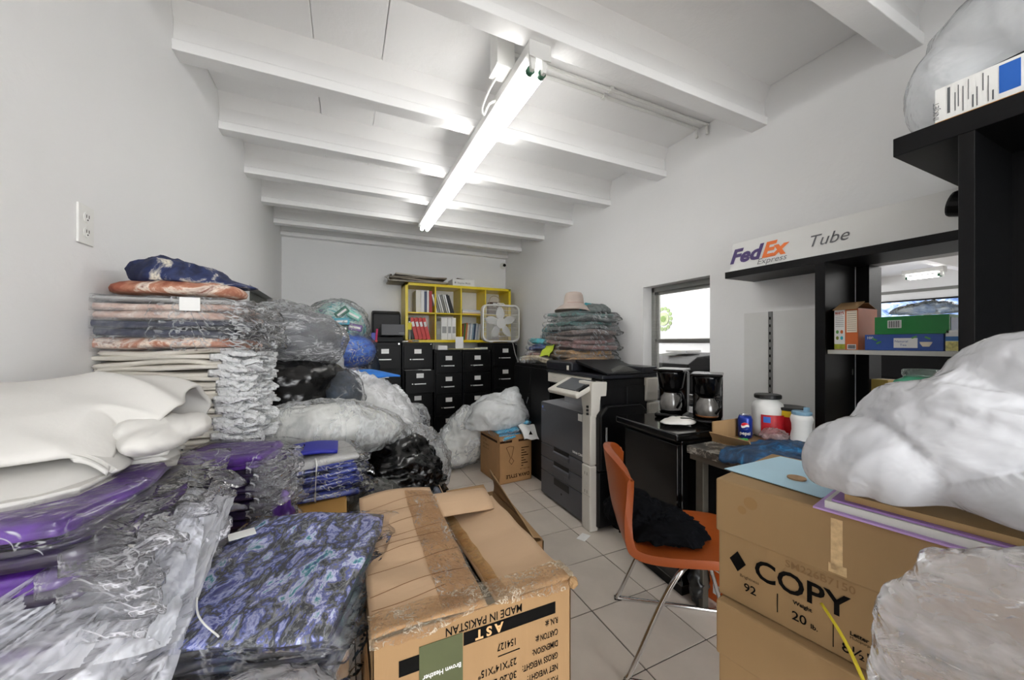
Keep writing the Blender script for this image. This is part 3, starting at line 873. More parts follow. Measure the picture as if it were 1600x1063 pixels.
s_ = T('desk_toy', 'small red and blue desk ornament beside the black printer', 'ornament', (.33, 4.98, 1.306))
MB().bb((.285, 4.93, 1.306), (.39, 5.0, 1.335)).build('base', M('toy_red', 'C8473A', .4), s_, world=True, bevel=.006)
MB().bb((.315, 4.955, 1.335), (.365, 4.975, 1.43)).build('block', M('toy_blue', '2B2FA0', .4), s_, world=True, bevel=.004)
MB().cyl((.375, 4.965, 1.33), (.385, 4.965, 1.48), .012, n=10).build('stem', M('toy_pink', 'D03A6B', .4), s_, world=True)
for k, (x, c) in enumerate(((.74, 'E4E4E0'), (.80, 'C98A5A'), (.86, '8890A0'))):
    MB().box((x, 4.95, 1.318 + .004 * k), (.09, .06, .02), Matrix.Rotation(.4 * k, 3, 'Z')).build('small_item', M('small_item%d' % k, c, .5, var=.3, vscale=40), label='small %s pack on the file cabinet in front of the red binders' % ['white', 'tan', 'grey-blue'][k], cat='packet', bevel=.006)

# ================================================================== BLACK STORAGE CABINET (right wall)
t_ = T('storage_cabinet', 'black two-door steel cabinet behind the copier, clothes piled on top', 'cabinet', (2.05, 3.2, 0))
CX0, CY0, CY1, CZ = 1.66, 2.80, 3.56, 1.09
MB().bb((CX0 + .018, CY0, 0), (2.42, CY1, CZ)).build('body', m_blackmetal, t_, world=True, bevel=.004)
for a, b in ((CY0 + .01, 3.175), (3.182, CY1 - .01)):
    d = MB().bb((CX0, a, .06), (CX0 + .018, b, CZ - .03)).build('door', m_blackmetal, t_, world=True, bevel=.003)
    if a > 3:
        MB().bb((CX0 - .004, a + .0, .66), (CX0, a + .06, .80)).build('handle_plate', m_blackmetal, d, world=True, bevel=.002)
        MB().box((CX0 - .012, a + .03, .735), (.012, .02, .07), Matrix.Rotation(.5, 3, 'X')).build('lever', m_chrome, d, world=True, bevel=.003, label='chrome lever')

# clothes on the cabinet
m_sl = plastic('garment_sleeve', .06, .42, scale=9, thr=(0, .05))
m_sl2 = plastic('garment_sleeve_frosty', .06, .6, scale=14, thr=(0, .05), rough=.10)
def fold_item(name, c, w_, d_, h_, mat, lab, seed, rz=0, cat='garment', group=None, ext=(.02, .05), sl=None, layers=2, nn=(16, 12, 6), wav=.012, tilt=None, sn=(26, 14, 2), ends=None):
    o = garment(w_, d_, h_, seed, layers, nn, wav).build(name, mat, loc=c, rz=rz, label=lab, cat=cat, group=group, smooth=True, fix=False)
    if ends is not None:
        frill(w_, d_, h_, seed + 60, ext[1]).build('sleeve_end', ends, o, smooth=True, fix=False, loc=(0, 0, 0))
    elif sl is not False:
        s = sleeve(w_, d_, h_, seed + 40, ext, sn)
        s.build('plastic_sleeve', sl or m_sl, o, smooth=True, fix=False, loc=(0, 0, 0))
    if tilt: o.rotation_euler = (tilt[0], tilt[1], rz)
    return o
fab = lambda n, stops, **k: print_fabric(n, stops, **k)
f_tan = fab('tan_print', [(.3, '6E5842'), (.45, 'C0945F'), (.58, '8C7A66'), (.7, 'B8A48C')], coat=.3)
f_tanb = fab('sand_print', [(.3, '5E4E3E'), (.45, 'A08462'), (.58, '7A6C5E'), (.7, 'A89A88')], coat=.3)
f_pink = fab('mauve_print', [(.3, '4E3A3A'), (.45, '8E6A66'), (.58, '6A5452'), (.7, 'B09892')], coat=.3)
f_brown = fab('taupe_print', [(.3, '423836'), (.45, '7A6A64'), (.58, '544A48'), (.7, '968C86')], coat=.3)
f_grey = fab('grey_print_cloth', [(.3, '363A3A'), (.45, '6E7674'), (.58, '484E4E'), (.7, '8A9290')], coat=.3)
f_tealg = fab('teal_grey_print', [(.3, '303A3A'), (.45, '5C8480'), (.58, '485452'), (.7, '7E8A88')], coat=.3)
f_teal = fab('teal_print', [(.3, '1E6E7C'), (.5, '35A3AE'), (.7, '6B8F90')], coat=.3)
pile = [(f_tan, 'orange-tan'), (f_tanb, 'sand brown'), (f_tan, 'tan and grey'), (f_pink, 'mauve'), (f_pink, 'dusty pink'), (f_brown, 'taupe'), (f_brown, 'grey-brown'), (f_grey, 'grey'), (f_tealg, 'teal-grey'), (f_grey, 'pale grey'), (f_tealg, 'teal edged grey')]
z = CZ + .001
wheres = ['bottom', 'second lowest', 'third lowest', 'fourth from bottom', 'fifth from bottom', 'middle', 'seventh from bottom', 'fourth from top', 'third from top', 'second from top', 'topmost']
for k, (mt, nm_) in enumerate(pile):
    h = .050 if k < 9 else .042
    fold_item('folded_garment', (2.14 - .006 * (k % 3), 3.02 + .03 * ((k * 7) % 3 - 1), z), .50, .48, h, mt, '%s folded garment, %s in the right stack on the black cabinet' % (nm_, wheres[k]), 20 + k, rz=.1 * ((k * 5) % 3 - 1), group='garments stacked on the black cabinet', wav=.030, layers=3, nn=(26, 22, 8))
    z += h * .93
top_z = z
for k, (c, w_, d_, h, mt, lab) in enumerate((((1.93, 3.36, CZ), .42, .34, .07, fab('beige_scrap', [(.3, '5F5546'), (.5, 'A0927A'), (.7, 'C4BBA8')], coat=.3), 'beige rumpled bundle at the bottom left of the pile on the black cabinet'),
        ((1.98, 3.38, CZ + .068), .36, .30, .06, f_pink, 'pink-brown bundle in the left heap on the black cabinet'),
        ((2.00, 3.40, CZ + .126), .36, .30, .06, fab('navy_print', [(.3, '1A2348'), (.5, '2F4C8C'), (.7, '4C3A66')], coat=.3), 'navy and purple bundle in the left heap on the black cabinet'),
        ((2.02, 3.40, CZ + .184), .40, .32, .07, f_teal, 'turquoise bundle near the top of the left heap on the black cabinet'),
        ((2.10, 3.38, CZ + .252), .34, .30, .06, f_grey, 'grey bundle on the turquoise one, left heap on the black cabinet'),
        ((2.12, 3.36, CZ + .31), .30, .28, .06, f_teal, 'small turquoise bundle topping the left heap on the black cabinet'))):
    fold_item('folded_garment', c, w_, d_, h, mt, lab, 70 + k, rz=.5 - .25 * k, wav=.03, layers=3, nn=(22, 18, 8))
lg = sheet(lambda u, v: (1.80 + .10 * u + .02 * np.sin(v * 5), 3.06 + .16 * v + .03 * u, CZ + .075 + .14 * u * (1 - .3 * v) + .012 * np.sin(9 * u + 4 * v)), 20, 16, .006)
lg.build('lime_cloth', M('lime_cloth', 'A9B92C', .7, var=.1, bmp=.2), label='lime green cloth corner sticking out of the heap on the black cabinet', cat='cloth', smooth=True)
MB().add(*[(lump((2.30, 2.98, top_z + .03), [((0, 0, 0), (.13, .13, .06))], 5, .02, 9, level=4, floor=top_z - .01)).v[0], ico(4)[1]]).build('clear_bundle', f_grey, label='grey bundle at the top right of the clothes pile, behind the hat', cat='garment', smooth=True)
MB().add(lump((2.27, 3.08, top_z + .055), [((0, 0, 0), (.07, .07, .05))], 6, .02, 9, level=4, floor=top_z).v[0], ico(4)[1]).build('turquoise_cloth', f_teal, label='bright turquoise cloth beside the hat on top of the pile', cat='cloth', smooth=True)
# bucket hat
t_ = T('sun_hat', 'pale pink stitched sun hat on top of the clothes pile', 'hat', (2.10, 3.08, top_z))
m_hat = M('hat_cotton', 'B3A59C', .85, var=.06, bmp=.3, bscale=160)
hz = top_z + .075
prof = [(.001, .15), (.045, .148), (.075, .138), (.088, .115), (.094, .085), (.097, .055), (.100, .028), (.128, .010), (.158, -.012), (.190, -.040)]
V = []; n = 36
for i, (r, z) in enumerate(prof):
    for k in range(n):
        a = 2 * math.pi * k / n
        sag = (.016 * math.sin(2 * a + .6) + .008 * math.sin(3 * a)) * max(0, (r - .1) / .09)
        V.append((2.10 + r * math.cos(a) * 1.02, 3.08 + r * math.sin(a), hz + z + sag))
F = [(i * n + k, i * n + (k + 1) % n, (i + 1) * n + (k + 1) % n, (i + 1) * n + k) for i in range(len(prof) - 1) for k in range(n)] + [tuple(range(n))]
o = MB().add(V, F).build('crown_and_brim', m_hat, t_, world=True, smooth=True)
md = o.modifiers.new('thick', 'SOLIDIFY'); md.thickness = .004
MB().lathe([(.0985, .030), (.1015, .030), (.1005, .040), (.0985, .040)], (2.10, 3.08, hz), 36).build('band', M('hat_band', 'A8948C', .8), t_, world=True)
for r in (.136, .152, .168, .183):
    pass

# ================================================================== COPIER
m_cd = M('copier_charcoal', '4C4D52', .42, var=.05, bmp=.06, bscale=200)
m_cl = M('copier_beige', 'CFCBC2', .42, var=.03, bmp=.04)
m_ck = M('copier_black', '09090B', .38, var=.1, bmp=.05, bscale=150, spec=.3)
m_slot = M('copier_slot', '08080A', .5)
cp = T('photocopier', 'large grey and black office photocopier on the tiled floor', 'photocopier', (1.88, 2.40, 0))
cy0, cy1, cx0, cx1 = 2.03, 2.765, 1.548, 2.045
MB().bb((cx0 + .03, cy0 + .01, .03), (cx1, cy1, .788)).bb((cx0 + .30, cy0 + .01, .788), (cx1, cy1, .99)).bb((cx0 + .06, cy0 + .01, .788), (cx0 + .30, 2.14, .99)).build('core', m_ck, cp, world=True, bevel=.006)
MB().bb((cx0 + .05, cy0 + .05, 0), (cx1 - .03, cy1 - .03, .03)).build('plinth', m_slot, cp, world=True)
def cpan(z0, z1, nm='tray_front', y0=2.145):
    return MB().bb((cx0, y0, z0), (cx0 + .04, cy1, z1)).build(nm, m_cd, cp, world=True, bevel=.006)
p = cpan(.452, .795, 'front_door')
MB().bb((cx0 - .001, 2.165, .735), (cx0, 2.215, .785)).build('sticker', m_paper, p, world=True)
MB().text('bizhub C360', .024, (cx0, 2.285, .485), (0, -1, 0), (0, 0, 1), bold=.0008).build('model_lettering', m_paper, p, world=True)
MB().cyl((cx0 - .0006, 2.735, .755), (cx0 - .0002, 2.735, .755), .012, n=20).text('KONICA MINOLTA', .0085, (cx0, 2.756, .728), (0, -1, 0), (0, 0, 1)).build('maker_mark', M('maker_blue', '5A78C8', .4), p, world=True)
for z0, z1 in ((.336, .448), (.22, .332)):
    p = cpan(z0, z1)
    MB().bb((cx0 - .002, 2.335, z1 - .055), (cx0 + .0005, 2.55, z1 + .012)).build('pull_recess', m_slot, p, world=True)
    MB().prism([(cx0 - .012, z1 - .06), (cx0 + .004, z1 - .06), (cx0 + .004, z1 - .015), (cx0 - .012, z1 - .03)], 'y', 2.33, 2.555).build('pull_lip', m_cd, p, world=True, bevel=.004)
p = cpan(.02, .216, 'lower_door')
MB().bb((cx0 - .002, 2.335, .155), (cx0 + .0005, 2.55, .21)).build('pull_recess', m_slot, p, world=True)
MB().cyl((cx0 - .002, 2.44, .112), (cx0, 2.44, .112), .008, n=12).build('lock', m_slot, p, world=True)
# beige right-hand column
col = MB().bb((cx0 - .022, 2.045, .0), (cx0 + .05, 2.142, .452)).build('lower_column', m_cl, cp, world=True, bevel=.010, seg=3)
s_ = MB()
for zz in (.26, .385):
    for yy in (2.075, 2.10): s_.bb((cx0 - .0235, yy, zz), (cx0 - .0215, yy + .006, zz + .02))
s_.build('screw_covers', M('beige_dark', '9A968C', .5), col, world=True)
MB().bb((cx0 - .022, 2.045, .245), (cx0 - .021, 2.142, .248)).build('seam', M('beige_dark', '9A968C', .5), col, world=True)
MB().bb((cx0 - .018, 2.047, .456), (cx0 + .06, 2.142, .80)).build('upper_column', m_cl, cp, world=True, bevel=.008, seg=3)
MB().prism([(2.142, .79), (2.047, .79), (2.035, 1.03), (2.20, 1.03), (2.165, .90)], 'x', cx0 - .010, cx0 + .12).build('neck', m_cl, cp, world=True, bevel=.008)
g = MB().bb((cx0 - .020, 2.075, .80), (cx0 - .0095, 2.090, .815)).bb((cx0 - .020, 2.075, .825), (cx0 - .0095, 2.090, .84)).bb((cx0 - .020, 2.075, .85), (cx0 - .0095, 2.090, .865))
g.build('ports', m_slot, cp, world=True)
# output tray
MB().prism([(cx0 + .01, .797), (cx0 + .30, .815), (cx0 + .30, .79), (cx0 + .01, .79)], 'y', 2.15, 2.76).build('output_tray', M('copier_grey', '9A9B9F', .45), cp, world=True)
MB().bb((cx0 + .14, 2.30, .80), (cx0 + .30, 2.62, .885)).build('tray_hump', M('copier_grey', '9A9B9F', .45), cp, world=True, bevel=.012)
MB().bb((cx0 + .31, 2.05, .80), (cx1, 2.762, .97)).build('fuser_cover', m_ck, cp, world=True, bevel=.01)
# scanner unit and feeder
sx = 1.635
MB().bb((sx, 2.045, .955), (cx1 + .06, 2.775, 1.045)).build('scanner_body', m_ck, cp, world=True, bevel=.008)
MB().bb((sx - .012, 2.17, .965), (sx + .02, 2.778, 1.045)).build('scanner_front', m_cl, cp, world=True, bevel=.006)
MB().text('PAGESCOPE', .011, (sx - .0125, 2.70, 1.005), (0, -1, 0), (0, 0, 1)).build('front_lettering', M('grey_print', '9A9A9A', .6), cp, world=True)
MB().bb((sx - .02, 2.025, 1.047), (cx1 + .08, 2.79, 1.072)).build('platen_rim', M('feeder_navy', '1C1D23', .38, bmp=.04, spec=.35), cp, world=True, bevel=.006)
MB().bb((sx - .025, 2.40, 1.072), (cx1 + .07, 2.79, 1.15)).build('feeder', M('feeder_navy', '1C1D23', .38, bmp=.04, spec=.35), cp, world=True, bevel=.018, seg=3)
MB().prism([(2.42, 1.165), (2.03, 1.085), (2.03, 1.072), (2.42, 1.14)], 'x', sx + .03, cx1 + .02).build('feed_tray', m_ck, cp, world=True, bevel=.004)
MB().prism([(sx + .06, 1.075), (sx + .22, 1.135), (sx + .40, 1.075)], 'y', 2.06, 2.13).build('paper_guide', M('guide_grey', '4B4B48', .4), cp, world=True, bevel=.002)
MB().bb((cx1 - .06, 2.03, 1.072), (cx1 + .09, 2.32, 1.125)).build('feed_box', M('feeder_navy', '2A2C33', .38), cp, world=True, bevel=.01)
MB().bb((sx - .03, 2.43, 1.085), (sx - .02, 2.455, 1.12)).build('latch', m_cl, cp, world=True, bevel=.002)
# control panel
pn = MB().box((sx - .115, 2.25, .975), (.21, .38, .038), Matrix.Rotation(R(-24), 3, 'Y')).build('control_panel', m_cl, cp, world=True, bevel=.014, seg=3)
MB().box((sx - .112, 2.235, 1.000), (.155, .25, .008), Matrix.Rotation(R(-24), 3, 'Y')).build('touch_screen', M('dark_screen', '5A5D61', .18, var=.1), pn, world=True, bevel=.002)
MB().box((sx - .112, 2.085, 1.000), (.155, .035, .012), Matrix.Rotation(R(-24), 3, 'Y')).build('key_strip', m_ck, pn, world=True, bevel=.002)
# right side door (facing the camera)
MB().prism([(cx0 + .03, .42), (cx0 + .03, .80), (cx0 + .09, .865), (cx1 - .10, .865), (cx1 - .05, .82), (cx1 - .05, .42)], 'y', cy0 - .03, cy0 + .02).build('side_cover', m_ck, cp, world=True, bevel=.012, seg=3)
MB().bb((cx0 + .03, cy0 - .015, .03), (cx1 - .03, cy0 + .02, .41)).build('lower_side_panel', m_ck, cp, world=True, bevel=.008)
MB().bb((cx0 + .075, cy0 - .034, .60), (cx0 + .088, cy0 - .028, .72)).build('side_latch', M('copier_grey', '9A9B9F', .45), cp, world=True)
MB().bb((cx1 - .03, cy0 - .01, .87), (cx1 + .085, cy0 + .12, 1.045)).bb((cx1 - .01, cy0 - .02, .72), (cx1 + .085, cy0 + .12, .862)).build('power_housing', m_cl, cp, world=True, bevel=.01)

# ================================================================== FLOOR CARTON NEXT TO CABINET
def open_carton(name, lab, c, w_, d_, h_, rz, mat, t=.006, cat='box'):
    t_ = T(name, lab, cat, c, rz)
    MB().bb((-w_ / 2, -d_ / 2, 0), (w_ / 2, -d_ / 2 + t, h_)).build('panel', mat, t_)
    MB().bb((-w_ / 2, d_ / 2 - t, 0), (w_ / 2, d_ / 2, h_)).build('panel', mat, t_)
    MB().bb((-w_ / 2, -d_ / 2, 0), (-w_ / 2 + t, d_ / 2, h_)).build('panel', mat, t_)
    MB().bb((w_ / 2 - t, -d_ / 2, 0), (w_ / 2, d_ / 2, h_)).build('panel', mat, t_)
    MB().bb((-w_ / 2, -d_ / 2, 0), (w_ / 2, d_ / 2, .006)).build('bottom', mat, t_)
    return t_
kb = open_carton('cardboard_box', 'open brown printed carton full of packed clothes beside the copier', (1.445, 3.30, 0), .345, .42, .44, R(4), M('carton_orange', 'AE8458', .8, var=.1, vscale=4, bmp=.15))
g = MB().bb((-.165, -.2125, .375), (-.04, -.2105, .395)).bb((.03, -.2125, .375), (.165, -.2125 + .002, .395))
g.text('DAVA STYLE', .045, (.15, -.2105, .075), (-1, 0, 0), (0, 0, -1), bold=.0015)
for k in range(8): g.bb((.06, -.2125, .14 + k * .024), (.06 + .02 + .07 * ((k * 37) % 10) / 10, -.2105, .148 + k * .024))
pts = [(-.10, .33), (-.06, .34), (-.02, .33), (-.035, .27), (-.045, .23), (-.02, .20), (-.045, .17), (-.07, .20), (-.055, .23), (-.075, .28)]
for a, b in zip(pts, pts[1:] + pts[:1]): g.tube([(a[0], -.2112, a[1]), (b[0], -.2112, b[1])], .0018, 5)
g.text('50 x 40 x 44', .02, (.15, -.2105, .12), (-1, 0, 0), (0, 0, -1))
g.build('printing', m_inkb, kb)
g = MB().bb((-.1745, -.17, .375), (-.1725, .19, .395)).text('STYLE :', .03, (-.1725, .15, .34), (0, -1, 0), (0, 0, 1)).text('QTY : 48 PCS', .024, (-.1725, .15, .30), (0, -1, 0), (0, 0, 1)).text('SIZE : M L XL', .024, (-.1725, .15, .265), (0, -1, 0), (0, 0, 1)).cyl((-.1745, -.1, .05), (-.1725, -.1, .05), .018, n=12)
g.build('printing', m_inkb, kb)
MB().bb((-.172, -.2, .44), (-.168, .1, .46)).build('flap_stub', m_card, kb)
m_bag = plastic('clear_bag', .20, .6, scale=8, thr=(0, .07), rough=.1)
m_bagw = plastic('cloudy_bag', .42, .45, scale=6, thr=(0, .10))
m_bagt = plastic('thin_clear_bag', .06, .6, scale=10, thr=(0, .04), rough=.08)
f_sky = fab('sky_blue_cloth', [(.35, '2C8FB8'), (.5, '4FB6DC'), (.65, '1E6F95')], coat=.5)
f_white = M('white_cloth', 'DCDCD8', .75, var=.06, vscale=6, bmp=.3, bscale=20)
for k, (c, a, tl) in enumerate((((1.40, 3.22, .42), .3, (.12, -.1)), ((1.42, 3.26, .455), -.2, (.1, -.15)), ((1.56, 3.24, .46), .9, (-.3, .3)))):
    fold_item('blue_packet', c, .22, .26, .04, f_sky, ['sky blue packed garment at the front of the open carton', 'sky blue packed garment lying over the front one in the open carton', 'sky blue packed garment at the right of the open carton'][k], 90 + k, rz=a, tilt=tl)
c_ = (1.44, 3.34, .58)
bg_ = lump(c_, [((0, 0, 0), (.25, .22, .16)), ((-.10, .02, .03), (.2, .2, .15)), ((.09, 0, .12), (.10, .11, .12)), ((-.2, .05, -.08), (.15, .15, .12))], 11, .045, 6, level=5, floor=.46)
o = bg_.build('plastic_bag', m_bagw, label='cloudy clear plastic bag heaped over the open carton', cat='plastic bag', smooth=True)
shrink(bg_, (c_[0], c_[1], .50), .86).build('contents', f_white, o, world=True, smooth=True)
c_ = (1.12, 3.78, .24)
bg_ = lump(c_, [((0, 0, 0), (.22, .2, .24)), ((.1, -.05, .1), (.2, .2, .28)), ((-.08, 0, -.1), (.2, .2, .16))], 12, .04, 6, level=5, floor=0)
o = bg_.build('plastic_bag', m_bag, label='clear plastic bag with white cloth on the floor left of the open carton', cat='plastic bag', smooth=True)
shrink(bg_, c_, .9).build('contents', f_white, o, world=True, smooth=True)
o = sheet(lambda u, v: (1.50 + .26 * u, 3.02 + .10 * v - .03 * u, .475 + .05 * v - .10 * (u - .2) ** 2 - .07 * (1 - v) * (u > .0) + .008 * np.sin(14 * u + 6 * v)), 24, 14, .003).build('white_poly_bag', M('white_poly', 'E2E2E0', .35, bmp=.3, bscale=15), label='white printed mailer hanging over the right front corner of the open carton', cat='plastic bag', smooth=True)
m_ = MB(); m_.add([(1.565, 3.028, .445), (1.605, 3.025, .442), (1.588, 3.04, .478)], [(0, 1, 2)]); m_.build('black_triangle', m_ink, o, world=True)
MB().box((0, 0, 0), (.09, .06, .0012)).build('paper_slip', m_paper, loc=(1.455, 2.02, .0012), rz=.5, label='small white slip of paper on the floor in front of the copier', cat='paper')

# ================================================================== BLACK CABINET WITH COFFEE MAKERS
ang = R(-5)
t_ = T('low_cabinet', 'glossy black low cabinet carrying the coffee makers, beside the copier', 'cabinet', (1.535, 1.325, 0), ang)
m_gloss = M('gloss_black', '0A0A0B', .12, var=.2, vscale=3)
MB().bb((.02, 0.0, .06), (.50, .44, .80)).build('body', m_gloss, t_, bevel=.005)
MB().bb((-.02, -.01, .80), (.52, .50, .84)).build('top', m_gloss, t_, bevel=.010, seg=3)
MB().bb((0, .01, .08), (.02, .43, .78)).build('door', m_gloss, t_, bevel=.004)
MB().bb((.04, .02, 0), (.48, .42, .06)).build('plinth', m_black, t_)
t_.rotation_euler.z = R(-5)
def coffee_maker(lab, x, y, z, s, rz, brew):
    c = T('coffee_maker', lab, 'coffee maker', (x, y, z), rz, 'black drip coffee makers')
    gl = M('coffee_black', '070708', .14, var=.1, spec=.35)
    MB().bb((-.11 * s, -.10 * s, 0), (.12 * s, .10 * s, .035 * s)).build('base', gl, c, bevel=.012, seg=3)
    MB().prism([(.03 * s, .03 * s), (.12 * s, .03 * s), (.135 * s, .34 * s), (.02 * s, .34 * s), (.02 * s, .2 * s)], 'y', -.10 * s, .10 * s).build('water_tank', gl, c, bevel=.012, seg=3)
    MB().lathe([(.06 * s, .20 * s), (.085 * s, .225 * s), (.098 * s, .33 * s), (.102 * s, .345 * s)], (-.02 * s, 0, 0), 28).build('brew_basket', gl, c, smooth=True)
    MB().bb((-.125 * s, -.105 * s, .345 * s), (.145 * s, .105 * s, .365 * s)).build('lid', gl, c, bevel=.01, seg=3)
    k = MB().lathe([(.05 * s, .038 * s), (.072 * s, .055 * s), (.08 * s, .10 * s), (.07 * s, .15 * s), (.05 * s, .18 * s), (.052 * s, .19 * s)], (-.035 * s, 0, 0), 28).build('carafe', M('carafe_glass', '6A6764', .07, var=.5, vscale=7, coat=1.0), c, smooth=True, label='glass carafe')
    MB().lathe([(.054 * s, .188 * s), (.056 * s, .20 * s), (.001, .203 * s)], (-.035 * s, 0, 0), 24).build('carafe_lid', gl, k, smooth=False)
    MB().lathe([(.0725 * s, .050 * s), (.0755 * s, .058 * s), (.074 * s, .062 * s)], (-.035 * s, 0, 0), 24).build('carafe_band', M('copper_band', '8A5A34', .4, .6) if brew else gl, k)
    a = R(200)
    MB().tube([tuple(p) for p in spline([(-.035 * s + .05 * s * math.cos(a), .05 * s * math.sin(a) - .04 * s, .185 * s), (-.10 * s, -.09 * s, .18 * s), (-.125 * s, -.085 * s, .13 * s), (-.10 * s, -.06 * s, .085 * s)], 14)], .009 * s, 8).build('carafe_handle', gl, k, smooth=True)
    return c
coffee_maker('black coffee maker beside the copier, the farther of two', 1.865, 1.66, .841, .82, R(28), False)
coffee_maker('black coffee maker with an orange-banded carafe, the nearer of two', 1.91, 1.45, .841, .78, R(34), True)
o = lump((1.69, 1.47, .86), [((0, 0, 0), (.10, .06, .022)), ((.02, -.03, 0), (.06, .04, .026))], 21, .008, 16, level=5, floor=.841, amp2=.004).build('white_rag', M('white_rag', 'D9D6D0', .8, var=.05, bmp=.3, bscale=30), label='crumpled white napkin on the black low cabinet', cat='napkin', smooth=True)
MB().tube([(1.66, 1.42, .892), (1.72, 1.41, .888), (1.77, 1.38, .865), (1.80, 1.345, .846)], .003, 6).build('cable', m_ink, label='thin black cord lying over the white napkin', cat='cable')

# ================================================================== METAL DESK
DZ = .80
t_ = T('metal_desk', 'worn metal desk with a scratched speckled top', 'desk', (1.98, .78, 0))
m_dtop = fab('worn_desk_top', [(.40, '2C2A27'), (.52, '4A463F'), (.58, 'A9A49A'), (.62, '3A3733')], scale=14, dist=.6, rough=.45, bs=.15)
MB().bb((1.52, .49, DZ - .035), (2.185, 1.265, DZ)).build('top', m_dtop, t_, world=True, bevel=.003)
for (a, b) in ((1.575, 1.218), (1.575, .50), (2.14, 1.218), (2.14, .50)):
    MB().bb((a, b, 0), (a + .04, b + .04, DZ - .035)).build('leg', M('desk_grey', '59554D', .45, .5, var=.15, bmp=.1), t_, world=True, bevel=.003)
MB().bb((1.525, .50, DZ - .06), (1.545, 1.25, DZ - .034)).build('front_rail', M('desk_grey', '59554D', .45, .5), t_, world=True)
MB().bb((2.15, .52, .1), (2.16, 1.24, DZ - .06)).build('modesty_panel', m_black, t_, world=True)

# things on the desk
t_ = T('cardboard_tray', 'low cut-down cardboard tray on the desk holding the soda can', 'box', (1.9, 1.18, DZ))
MB().bb((1.70, 1.08, DZ + .001), (1.98, 1.262, DZ + .006)).build('bottom', m_card, t_, world=True)
MB().bb((1.70, 1.257, DZ + .001), (1.98, 1.263, DZ + .10)).build('back_panel', m_card, t_, world=True)
MB().box((1.69, 1.16, DZ + .03), (.005, .20, .05), Matrix.Rotation(-.6, 3, 'Y')).build('side_panel', m_card, t_, world=True)
# soda can
t_ = T('soda_can', 'blue soda can with a red, white and blue globe', 'can', (1.895, 1.220, DZ + .0065))
MB().lathe([(.024, 0), (.0325, .010), (.033, .10), (.027, .118)], n=28).build('can_body', M('can_blue', '12308C', .28, .3), t_, smooth=True)
MB().lathe([(.027, .117), (.0275, .1195), (.025, .1195), (.024, .116), (.001, .116)], n=24).build('can_lid', m_chrome, t_)
an = math.atan2(-1.22, -1.895)
def on_can(r, aoff, z): return (r * math.cos(an + aoff), r * math.sin(an + aoff), z)
def can_patch(r, w_, lo, hi, n=18):
    V = []
    for k in range(n + 1):
        u = -w_ + 2 * w_ * k / n
        V += [on_can(r, u, lo(u)), on_can(r, u, hi(u))]
    return MB().add(V, [(2 * k, 2 * k + 2, 2 * k + 3, 2 * k + 1) for k in range(n)])
cc0 = .066; ch_ = lambda u: .0185 * math.sqrt(max(0, 1 - (u / .56) ** 2)); wv_ = lambda u: .004 * math.sin(u * 5)
can_patch(.0338, .56, lambda u: cc0 - ch_(u), lambda u: cc0 + ch_(u)).build('globe_white', m_paper, t_, fix=False)
can_patch(.0342, .52, lambda u: min(cc0 + .005 + wv_(u), cc0 + ch_(u)), lambda u: max(cc0 + .005 + wv_(u), cc0 + ch_(u) - .0005)).build('globe_red', M('can_red', 'D0202C', .35), t_, fix=False)
can_patch(.0342, .52, lambda u: min(cc0 - ch_(u) + .0005, cc0 - .006 + wv_(u)), lambda u: max(cc0 - .006 + wv_(u), cc0 - ch_(u) + .0005)).build('globe_blue', M('can_blue', '12308C'), t_, fix=False)
tx = MB().text('pepsi', .024, (0, 0, .022), (1, 0, 0), (0, 0, 1), bold=.0006, align='CENTER')
V = tx.v[0]; V = np.array([on_can(.0342, x / .033, z) for x, y, z in V]); tx.v = [V]; tx.build('can_lettering', m_paper, t_)
# big white jug
def jug(): return MB().lathe([(.06, 0), (.078, .012), (.082, .05), (.079, .12), (.082, .145), (.075, .175), (.055, .192), (.052, .205)], n=36, sx=1.0, sy=.9)
t_ = T('plastic_jug', 'large white plastic jug with a red label and black lid on the desk', 'jug', (2.06, 1.205, DZ + .002), R(20))
jug().build('jug_body', m_white, t_, smooth=True)
MB().lathe([(.060, .203), (.062, .206), (.062, .220), (.058, .224), (.001, .224)], n=32).build('lid', M('lid_black', '161616', .4), t_)
def wrap(r0, a0, a1, z0, z1, off, mat, nm, par, rf=None):
    V = []; n = 14
    for k in range(n + 1):
        a = a0 + (a1 - a0) * k / n
        for z in (z0, z1):
            r = (rf(z) if rf else r0) + off
            V.append((r * math.cos(a), r * math.sin(a), z))
    return MB().add(V, [(2 * k, 2 * k + 2, 2 * k + 3, 2 * k + 1) for k in range(n)]).build(nm, mat, par, fix=False)
lf = math.atan2(-1.205, -2.06) - R(20)
m_lred = M('label_red', 'B5202A', .35, var=.2, vscale=25)
wrap(.0825, lf - .35, lf + 1.1, .03, .125, .0016, m_lred, 'label', t_)
wrap(.0825, lf - .22, lf + .15, .085, .115, .0028, M('label_blue', '3F74C8', .35), 'label_badge', t_)
# red and yellow coffee can
t_ = T('coffee_can', 'large red and yellow plastic coffee can with black rim behind the white bottle', 'coffee can', (2.125, 1.13, DZ + .002))
MB().lathe([(.066, 0), (.070, .006), (.070, .12), (.072, .155)], n=36).build('can_body', M('coffee_red', 'B8141C', .3, var=.15, vscale=10), t_, smooth=True)
MB().lathe([(.0722, .118), (.0730, .119), (.0735, .148), (.0722, .149)], n=36).build('yellow_band', M('coffee_yellow', 'E8C21E', .35), t_)
MB().lathe([(.074, .150), (.077, .152), (.077, .163), (.072, .165), (.001, .163)], n=36).build('lid', M('lid_black', '161616', .4), t_)
